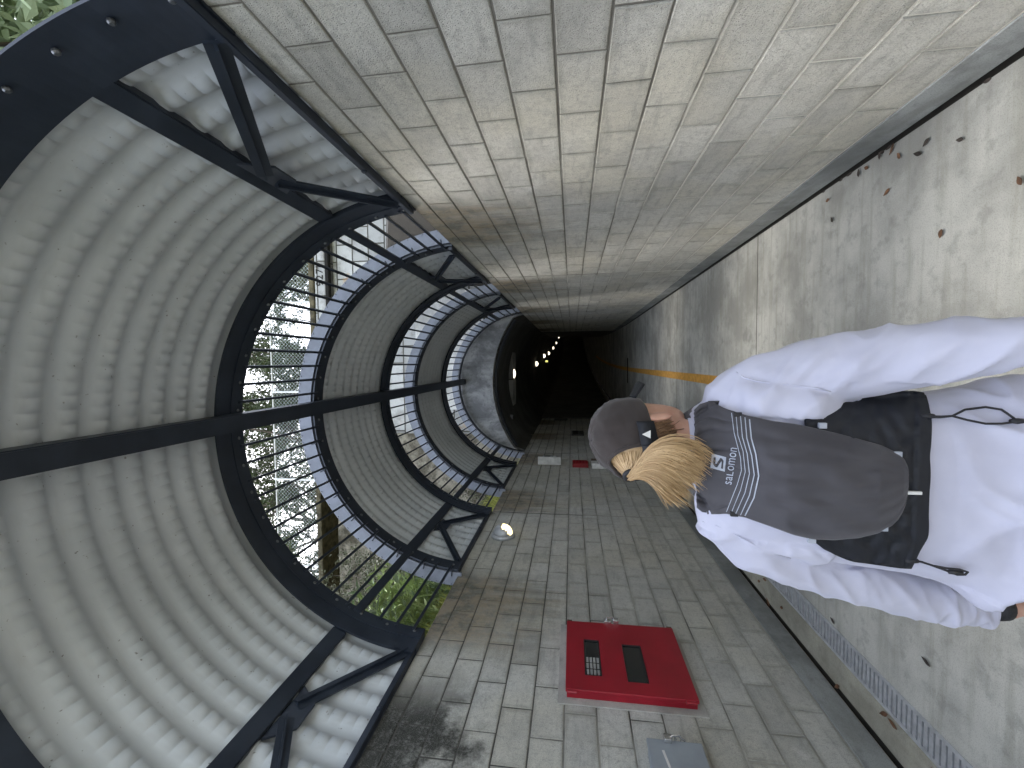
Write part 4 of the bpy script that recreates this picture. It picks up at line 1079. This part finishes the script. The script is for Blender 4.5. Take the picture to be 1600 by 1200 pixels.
for i in range(NT):
    for j in range(NP + 1):
        th = -PI + 2 * PI * i / NT; ph = P0 + (PI / 2 - P0) * j / NP
        V[i, j] = b.verts.new(cap_pt(th, ph))
for i in range(NT):
    for j in range(NP):
        th = -PI + 2 * PI * (i + .5) / NT; ph = P0 + (PI / 2 - P0) * (j + .5) / NP
        if is_open(th, ph) : continue
        b.faces.new([V[i, j], V[(i + 1) % NT, j], V[(i + 1) % NT, j + 1], V[i, j + 1]])
for v in [v for v in b.verts if not v.link_faces]: b.verts.remove(v)
bmesh.ops.remove_doubles(b, verts=b.verts[:], dist=2e-4); bmesh.ops.recalc_face_normals(b, faces=b.faces[:])
cap = obj('cap', b, MAT['cap'], person, True); cap.modifiers.new('s', 'SOLIDIFY').thickness = -.002
b = BM(); tube(b, [cap_pt(OPW * math.cos(a), R_(6) + OPH * math.sin(a), .001) for a in [PI * k / 28 for k in range(29)]], .0042, 8); obj('opening_binding', b, MAT['cap'], cap, True)
def bandstrip(bm, th0, th1, pa, pb, g_, n=30):
    A = []
    for k in range(n + 1):
        th = lerp(th0, th1, k / n); A.append([bm.verts.new(cap_pt(th, pa, g_)), bm.verts.new(cap_pt(th, pb, g_)), bm.verts.new(cap_pt(th, pb, g_ + .003)), bm.verts.new(cap_pt(th, pa, g_ + .003))])
    for p, q in zip(A, A[1:]):
        for k in range(4): bm.faces.new([p[k], p[(k + 1) % 4], q[(k + 1) % 4], q[k]])
    bm.faces.new(A[0][::-1]); bm.faces.new(A[-1]); bmesh.ops.recalc_face_normals(bm, faces=bm.faces[:])
b = BM(); bandstrip(b, R_(-50), R_(62), R_(-13), R_(7), .0015); obj('strap', b, MAT['strap'], cap, True)
b = BM(); bandstrip(b, R_(36), R_(66), R_(-12), R_(8), .004, 10); obj('strap_adjuster', b, MAT['packblack'], cap, True)
b = BM(); c0 = [cap_pt(R_(45), R_(-3), .009), cap_pt(R_(50), R_(5), .009), cap_pt(R_(54), R_(-5), .009)]
f = b.faces.new([b.verts.new(p) for p in c0]); r = bmesh.ops.extrude_face_region(b, geom=[f]); bmesh.ops.translate(b, vec=(-hy) * .0015, verts=[e for e in r['geom'] if isinstance(e, bmesh.types.BMVert)]); bmesh.ops.recalc_face_normals(b, faces=b.faces[:])
obj('triangle_mark', b, MAT['white'], cap)
b = BM(); rows = []
for i in range(25):                                # brim
    a = lerp(R_(-62), R_(62), i / 24); row = []
    for j in range(7):
        L = .058 * j / 6 * math.cos(a * .9) ** .55; base = cap_pt(PI - a, P0 + R_(4), .001); row.append(base + (hy - hz * .16 + cu * math.sin(a) * .25).normalized() * L - cw * (L * .20 + .16 * abs(math.sin(a)) ** 2 * L * 2))
    rows.append([b.verts.new(p) for p in row])
for A, B in zip(rows, rows[1:]):
    for k in range(6): b.faces.new([A[k], A[k + 1], B[k + 1], B[k]])
br = obj('brim', b, MAT['packblack'], cap, True); br.modifiers.new('s', 'SOLIDIFY').thickness = .004

# --- hair
def strand(bm, lay, pts, r, t):
    n0 = len(bm.faces); tube(bm, pts, [r * .8] + [r] * (len(pts) - 2) + [r * .25], 3, False); bm.faces.ensure_lookup_table()
    for f in bm.faces[n0:]:
        for l in f.loops: l[lay] = (t, t, t, 1)
rh = random.Random(17)
b = BM(); lay = b.loops.layers.float_color.new('tint')
TIE = cap_pt(R_(-6), R_(20), .012)
# combed scalp hair visible through the opening, converging on the tie
rr = []
shell = BM(); sl_ = shell.loops.layers.float_color.new('tint')
for k in range(420):
    a = rh.uniform(-.25, PI + .25); e = rh.uniform(.9, 1.18)
    th, ph = OPW * e * math.cos(a), R_(4) + OPH * e * math.sin(a)
    p0 = cap_pt(th, ph, -.010 - rh.uniform(0, .003)); pts = [p0]
    for j in range(1, 6):
        u = j / 5; q = p0.lerp(TIE, u); lift = .010 * math.sin(PI * u); pts.append(q - hy * lift + rdir(rh) * .0012)
    strand(b, lay, pts, .0013, min(1, max(0, rh.gauss(.55, .25))))
obj('scalp_hair', b, MAT['blond'], person, True)
b = BM(); lay = b.loops.layers.float_color.new('tint')
rr = [ell_ring(cap_pt(0, R_(26), -.022), cu, cw, .052 * s_, .040 * s_, 24) for s_ in (1,)]
bmesh.ops.create_uvsphere(b, u_segments=24, v_segments=14, radius=1, matrix=Matrix.Translation(H(0, -.030, .028)) @ Matrix((hx, hy, hz)).transposed().to_4x4() @ Matrix.Diagonal((.074, .070, .078, 1)))
for f in b.faces:
    for l in f.loops: l[lay] = (.3, .3, .3, 1)
obj('under_hair', b, MAT['blond'], person, True)
b = BM(); tube(b, [TIE + (cu * math.cos(a) + cw * math.sin(a)) * .0125 for a in [2 * PI * k / 20 for k in range(21)]], .0055, 8); obj('hair_tie', b, MAT['strap'], person, True)
# ponytail: clumps of strands that hang from the tie and sweep to the left
b = BM(); lay = b.loops.layers.float_color.new('tint')
T0 = TIE - cv * .006
for c_ in range(96):
    s0 = max(-1.1, min(1.1, rh.gauss(0, .55))); d0 = rh.gauss(0, .5); l0 = rh.uniform(.80, 1.06); t0 = rh.gauss(.58, .15); w0 = rdir(rh) * rh.uniform(.001, .007); f0 = rh.uniform(3, 8)
    for k in range(24):
        s_ = s0 + rh.gauss(0, .10); dp = (d0 + rh.gauss(0, .15)) * .8; v_ = (s_ + 1) / 2; ln = l0 * rh.uniform(.93, 1.05)
        e = meas(lerp(.180, .290, v_) + rh.gauss(0, .006), lerp(1.520, 1.458, v_) + rh.gauss(0, .009), .892 + .016 * dp)
        p1 = meas(lerp(.258, .338, v_), 1.603 - .012 * abs(s_), .878 + .012 * dp)
        p2 = meas(lerp(.212, .345, v_), lerp(1.565, 1.515, v_), .868 + .016 * dp)
        st_ = T0 + cu * .008 * s_ + cw * .008 * dp; pts = []; jt = rdir(rh) * .0035
        for j in range(10):
            u = min(1.08, j / 9 * ln)
            q = st_ * (1 - u) ** 3 + p1 * 3 * u * (1 - u) ** 2 + p2 * 3 * u * u * (1 - u) + e * u ** 3
            pts.append(q + w0 * math.sin(u * f0) * u + jt * u * (1 - .5 * u))
        strand(b, lay, pts, rh.uniform(.0006, .0011), min(1, max(0, t0 + rh.gauss(0, .16) - .10 * abs(dp))))
pony = obj('ponytail', b, MAT['blond'], person, True)
b = BM(); lay = b.loops.layers.float_color.new('tint')     # darker hair at the nape, combed up under the cap
def on_head(th, z, g_=0):
    row = None
    for A, B in zip(HEAD, HEAD[1:]):
        if B[0] <= z <= A[0]:
            u = (A[0] - z) / (A[0] - B[0]); row = [lerp(p, q, u) for p, q in zip(A, B)]; break
    _, hw, f, bk = row; cy = (f + bk) / 2
    return H((hw + g_) * math.sin(th), cy - ((f - bk) / 2 + g_) * math.cos(th), z)
for k in range(1300):
    th = R_(rh.uniform(-45, 72)); zl = rh.uniform(-.107, -.035) * (1 - .45 * max(0, th) / 1.25); g_ = rh.uniform(.004, .011)
    pts = [on_head(th + R_(rh.gauss(0, 3)), zl, g_ * .6)]
    for j in range(1, 5): pts.append(on_head(lerp(th, th * .75, j / 4), lerp(zl, .012, j / 4), g_ + .003 * math.sin(PI * j / 4)))
    if rh.random() < .16: pts[0] = pts[0] + rdir(rh) * .012 - hz * .012
    strand(b, lay, pts, .0011, min(1, max(0, rh.gauss(.42, .28))))
obj('nape_hair', b, MAT['brown'], person, True)

# --- running vest: every point of the panels is dropped onto the back of the torso
def on_back(xm, zm, off):
    Y = .88
    for _ in range(14):
        p = meas(xm, zm, Y); Y = .5 * Y + .5 * (back_y(p.x, p.z) - off)
    return meas(xm, zm, Y)
pack = None
def ltab(T, z):
    if z <= T[0][0]: return T[0][1:]
    for A, B in zip(T, T[1:]):
        if z <= B[0]: return tuple(lerp(p, q, (z - A[0]) / (B[0] - A[0])) for p, q in zip(A[1:], B[1:]))
    return T[-1][1:]
def panel_grid(rowsT, nu, nv, offf, name, mat, parent, thick=.004, skew=0, hem=None):
    b = BM(); z0, z1 = rowsT[0][0], rowsT[-1][0]; rows = []
    for j in range(nv + 1):
        z = lerp(z0, z1, (j / nv) ** 1.6); l, r_ = ltab(rowsT, z); row = []
        for i in range(nu + 1):
            s_ = i / nu; zz = z + skew * (s_ - .5) * (j / nv) ** 4 + (hem(s_) * (1 - j / nv) ** 3 if hem else 0); row.append(b.verts.new(on_back(lerp(l, r_, s_), zz, offf(s_, (z - z0) / (z1 - z0), zz))))
        rows.append(row)
    for A, B in zip(rows, rows[1:]):
        for k in range(nu): b.faces.new([A[k], A[k + 1], B[k + 1], B[k]])
    bmesh.ops.recalc_face_normals(b, faces=b.faces[:])
    o = obj(name, b, mat, parent, True)
    m_ = o.modifiers.new('s', 'SOLIDIFY'); m_.thickness = thick; m_.offset = 0
    return o
def edge(s_, v, ws=.10, wv=.08): return min(1, s_ / ws, (1 - s_) / ws) ** .5 * min(1, v / wv + .0, (1 - v) / .05) ** .5
BASE = [(.992, .062, .432), (1.0, .046, .440), (1.03, .046, .443), (1.08, .050, .441), (1.14, .056, .440), (1.17, .066, .432), (1.20, .082, .420), (1.225, .100, .402), (1.245, .12, .388)]
def base_off(s_, v, z):
    a = mnoise.noise(Vector((s_ * 9 + z * 22, z * 26 - s_ * 5, 2)))
    return .009 + .012 * (ridge(a) ** 3) * min(1, v * 6) + (.004 if v < .10 else 0)
base = panel_grid(BASE, 48, 34, base_off, 'vest_base', MAT['packblack'], person, .005, 0, lambda s_: .032 * max(0, (.16 - s_) / .16) ** 1.4 + .014 * max(0, (s_ - .84) / .16) ** 1.4 + .0035 * mnoise.noise(Vector((s_ * 7, 1, 4))))
PAN = [(1.034, .228, .255), (1.0355, .208, .268), (1.0385, .190, .279), (1.044, .172, .290), (1.052, .156, .299), (1.064, .142, .307), (1.09, .124, .320), (1.13, .111, .332), (1.18, .104, .346), (1.225, .104, .357), (1.265, .112, .366), (1.31, .128, .372), (1.37, .148, .386), (1.415, .156, .402), (1.45, .152, .420), (1.470, .158, .412), (1.482, .168, .398)]
def pan_bulge(s_, v, z):
    k = max(0, min(1, (z - 1.03) / .06)) * max(0, min(1, (1.42 - z) / .14)); c_ = math.sin(PI * s_) ** .7
    cr = mnoise.noise(Vector((s_ * 3.2 - z * 13, z * 5 + s_ * 8, 4.2))); cr2 = mnoise.noise(Vector((s_ * 9 + z * 5, z * 6, 9)))
    top = max(0, min(1, (z - 1.36) / .07))
    lo_ = max(0, min(1, (1.34 - z) / .06))
    return .021 + .010 * max(0, (z - 1.42) / .06) + .007 * lo_ + .019 * k * c_ - .012 * top * ridge(cr2) ** 4 + .009 * k * cr + .003 * mnoise.noise(Vector((s_ * 4, z * 9, 1))) - .004 * (1 - min(1, s_ / .04, (1 - s_) / .04, v / .02))
panel = panel_grid(PAN, 110, 120, pan_bulge, 'vest_panel', MAT['pack'], person, .004, .008)
def pan_off(xm, zm):
    l, r_ = ltab(PAN, zm); return pan_bulge((xm - l) / (r_ - l), (zm - PAN[0][0]) / (PAN[-1][0] - PAN[0][0]), zm)
def on_panel(xm, zm, e=.0042): return on_back(xm, zm, pan_off(xm, zm) + e)
def m2(px, py):                                      # picture point -> coordinates on the measuring plane
    q = at(px, py, 1.05); return q.x, q.z
def ribbon(bm, pts, w_):
    prev = None
    for i, p in enumerate(pts):
        a = pts[max(0, i - 1)]; c_ = pts[min(len(pts) - 1, i + 1)]
        n_ = Vector((-(c_[1] - a[1]), c_[0] - a[0])).normalized() * w_ / 2
        cur = [bm.verts.new(on_panel(p[0] + n_.x, p[1] + n_.y)), bm.verts.new(on_panel(p[0] - n_.x, p[1] - n_.y))]
        if prev: bm.faces.new([prev[0], prev[1], cur[1], cur[0]])
        prev = cur
def dense(pts, n=12):
    out = []
    for a, c_ in zip(pts, pts[1:]):
        for k in range(n): out.append((lerp(a[0], c_[0], k / n), lerp(a[1], c_[1], k / n)))
    return out + [pts[-1]]
lines = [[(1143, 645), (1147, 676), (1157, 715), (1158.5, 735), (1152, 757), (1135, 800)], [(1150, 648), (1153, 680), (1161, 705), (1164.5, 737), (1157, 766), (1142, 803)], [(1157, 650), (1160, 683), (1167.5, 709), (1171, 740), (1164, 770), (1149, 804)],
         [(1164, 652), (1167, 685), (1174.5, 712), (1178.5, 742), (1171, 774), (1157, 805)], [(1171, 655), (1174, 685), (1181, 710), (1185.5, 744), (1178, 778), (1164, 806)]]
b = BM()
for i, L in enumerate(lines): ribbon(b, dense([m2(*p) for p in L]), (.0016, .0016, .0019, .0022, .0028)[i])
bmesh.ops.recalc_face_normals(b, faces=b.faces[:]); obj('chevron_lines', b, MAT['reflect'], panel)
# badge: a framed square with a folded S left open in it, and the lettering below
def uv_to(px0, ex, ey):                              # local frame on the picture, mapped to the panel
    def f(u, v): return m2(px0[0] + ex[0] * u + ey[0] * v, px0[1] + ex[1] * u + ey[1] * v)
    return f
F = uv_to((1110, 731), (2.2, -22.5), (22.5, 6.0))    # u: reading direction (left to right), v: downwards
S_poly = [(.80, .16), (.30, .16), (.16, .30), (.16, .46), (.62, .68), (.62, .72), (.16, .72), (.16, .86), (.70, .86), (.84, .72), (.84, .60), (.38, .38), (.38, .30), (.80, .30)]
def inside(u, v, P_):
    c_ = False; j = len(P_) - 1
    for i in range(len(P_)):
        if (P_[i][1] > v) != (P_[j][1] > v) and u < (P_[j][0] - P_[i][0]) * (v - P_[i][1]) / (P_[j][1] - P_[i][1]) + P_[i][0]: c_ = not c_
        j = i
    return c_
b = BM(); NN = 40; vv = {}
for i in range(NN):
    for j in range(NN):
        if inside((i + .5) / NN, (j + .5) / NN, S_poly): continue
        q = []
        for a, c_ in ((i, j), (i + 1, j), (i + 1, j + 1), (i, j + 1)):
            if (a, c_) not in vv: vv[a, c_] = b.verts.new(on_panel(*F(a / NN, c_ / NN)))
            q.append(vv[a, c_])
        b.faces.new(q)
obj('badge', b, MAT['reflect'], panel)
FT = uv_to((1143.0, 757.5), (9.0, -57), (-10.5, -1.6))
b = BM(); penx = 0.; parts = []
for s_ in 'saLomon':                                  # every letter scaled to one height
    me = text_mesh(s_, 1); xs_ = [v.co.x for v in me.vertices]; ys2 = [v.co.y for v in me.vertices]
    parts.append((me, penx - min(xs_), min(ys2), max(ys2) - min(ys2))); penx += max(xs_) - min(xs_) + .11
penx -= .11
for me, ox, oy, hh in parts:
    for v in me.vertices: v.co = Vector(((v.co.x + ox) / penx, (v.co.y - oy) / hh, 0))
    b.from_mesh(me); bpy.data.meshes.remove(me)
for v in b.verts: v.co = on_panel(*FT(v.co.x, v.co.y * .95), .0046)
obj('lettering', b, MAT['reflect'], panel)
# tabs, cords, straps
def tab_at(px, py, w_, h_, mat, nm, off=.016):
    x, z = m2(px, py); c_ = on_back(x, z, off); b = BM(); box(b, c_.x - w_ / 2, c_.x + w_ / 2, c_.y - .003, c_.y + .003, c_.z - h_ / 2, c_.z + h_ / 2, .001); obj(nm, b, mat, person)
for px, py, o_ in ((1285, 665, .024), (1402, 710, .026), (1268, 844, .024), (1380, 825, .024)): tab_at(px, py, .011, .014, MAT['reflect'], 'loop_tab', o_)
for px, py in ((1153, 648), (1147, 803)): tab_at(px, py, .010, .014, MAT['strap'], 'loop_tab', .020)
tab_at(1428, 770, .006, .024, MAT['white'], 'white_tab', .022)
def cord(pp, off=.018, r=.0021):
    b = BM(); tube(b, [on_back(*m2(*p), off) for p in pp], r, 8); o = obj('cord_loop', b, MAT['strap'], person, True)
    return o
cord([(1448, 652), (1470, 652), (1488, 650), (1508, 640), (1540, 636), (1565, 640), (1582, 652), (1590, 658), (1582, 660), (1565, 662), (1540, 662), (1510, 656), (1488, 650), (1470, 651), (1448, 650)])
cord([(1424, 875), (1440, 878), (1458, 884), (1480, 888), (1500, 890), (1512, 894), (1508, 898), (1495, 898), (1480, 892), (1458, 884)])
for px, py in ((1590, 658), (1493, 894), (1449, 650), (1424, 876)):
    c_ = on_back(*m2(px, py), .018); b = BM(); tube(b, [c_ + Vector((0, 0, .011)), c_, c_ - Vector((0, 0, .011))], [.004, .0055, .004], 8); obj('cord_lock', b, MAT['strap'], person, True)
def shoulder_z(x):
    z = TW[-1][0]
    while z > 1.2:
        cx, hw, hd = torso_at(z)
        if abs(x - cx) < hw * .93: break
        z -= .002
    return z
for s_, xa in ((1, .392), (-1, .180)):               # shoulder straps going over to the front
    b = BM(); A = []
    base_p = on_back(xa, 1.455, .012)
    for k in range(17):
        t = k / 16; y = lerp(base_p.y, YB + .118, t); row = []
        for dx in (-.026, -.009, .009, .026):
            x = base_p.x + dx + s_ * .008 * t; zt = shoulder_z(x) + .010; k2 = abs(2 * t - 1)
            z = zt - .075 * max(0, k2 - .35) ** 2 / .42 if t < .5 else zt - .17 * max(0, k2 - .3) ** 1.6
            row.append(Vector((x, y, z if t > .0 else base_p.z)))
        A.append([b.verts.new(p) for p in row] + [b.verts.new(p - Vector((0, .0, .006))) for p in row[::-1]])
    for p, q in zip(A, A[1:]):
        for k in range(8): b.faces.new([p[k], p[(k + 1) % 8], q[(k + 1) % 8], q[k]])
    b.faces.new(A[0][::-1]); b.faces.new(A[-1]); bmesh.ops.recalc_face_normals(b, faces=b.faces[:]); obj('shoulder_strap', b, MAT['pack'], person, True)
# ------------------------------------------------------------------ light, camera
w = bpy.data.worlds.new('World'); scn.world = w; w.use_nodes = True
nt = w.node_tree; sky = nt.nodes.new('ShaderNodeTexSky'); sky.sky_type = 'NISHITA'; sky.sun_disc = False
SUN_EL, SUN_AZ = 55, 322                      # azimuth measured from +Y clockwise
sky.sun_elevation = R_(SUN_EL); sky.sun_rotation = R_(SUN_AZ); sky.air_density = 1.0; sky.dust_density = 2.5; sky.ozone_density = 1.0
hs = nt.nodes.new('ShaderNodeHueSaturation'); hs.inputs['Saturation'].default_value = .45
nt.links.new(sky.outputs[0], hs.inputs['Color']); nt.links.new(hs.outputs[0], nt.nodes['Background'].inputs[0]); nt.nodes['Background'].inputs[1].default_value = .15
sl = bpy.data.lights.new('sun', 'SUN'); sl.energy = .7; sl.angle = R_(20); sl.color = (1, .95, .88)
so = link(bpy.data.objects.new('sun', sl))
d = Vector((math.sin(R_(SUN_AZ)) * math.cos(R_(SUN_EL)), math.cos(R_(SUN_AZ)) * math.cos(R_(SUN_EL)), math.sin(R_(SUN_EL))))
so.rotation_euler = (-d).to_track_quat('-Z', 'Y').to_euler()
cd = bpy.data.cameras.new('camera'); co = link(bpy.data.objects.new('camera', cd))
cd.sensor_fit = 'HORIZONTAL'; cd.sensor_width = 36; cd.lens = FPX / 1600 * 36; cd.clip_start = .02; cd.clip_end = 500
right, fwd, up = CR.col[0], CR.col[1], CR.col[2]
m = Matrix((-up, right, -fwd)).transposed().to_4x4(); m.translation = CAM; co.matrix_world = m
scn.camera = co
scn.render.engine = 'CYCLES'
scn.cycles.use_denoising = True; scn.cycles.denoiser = 'OPENIMAGEDENOISE'
scn.cycles.max_bounces = 10; scn.cycles.diffuse_bounces = 7; scn.cycles.glossy_bounces = 3; scn.cycles.transmission_bounces = 2
scn.cycles.sample_clamp_indirect = 6; scn.cycles.use_adaptive_sampling = True; scn.cycles.adaptive_threshold = .02
scn.view_settings.view_transform = 'Standard'; scn.view_settings.look = 'None'; scn.view_settings.gamma = 1
scn.view_settings.use_curve_mapping = False
scn.view_settings.exposure = 2.6
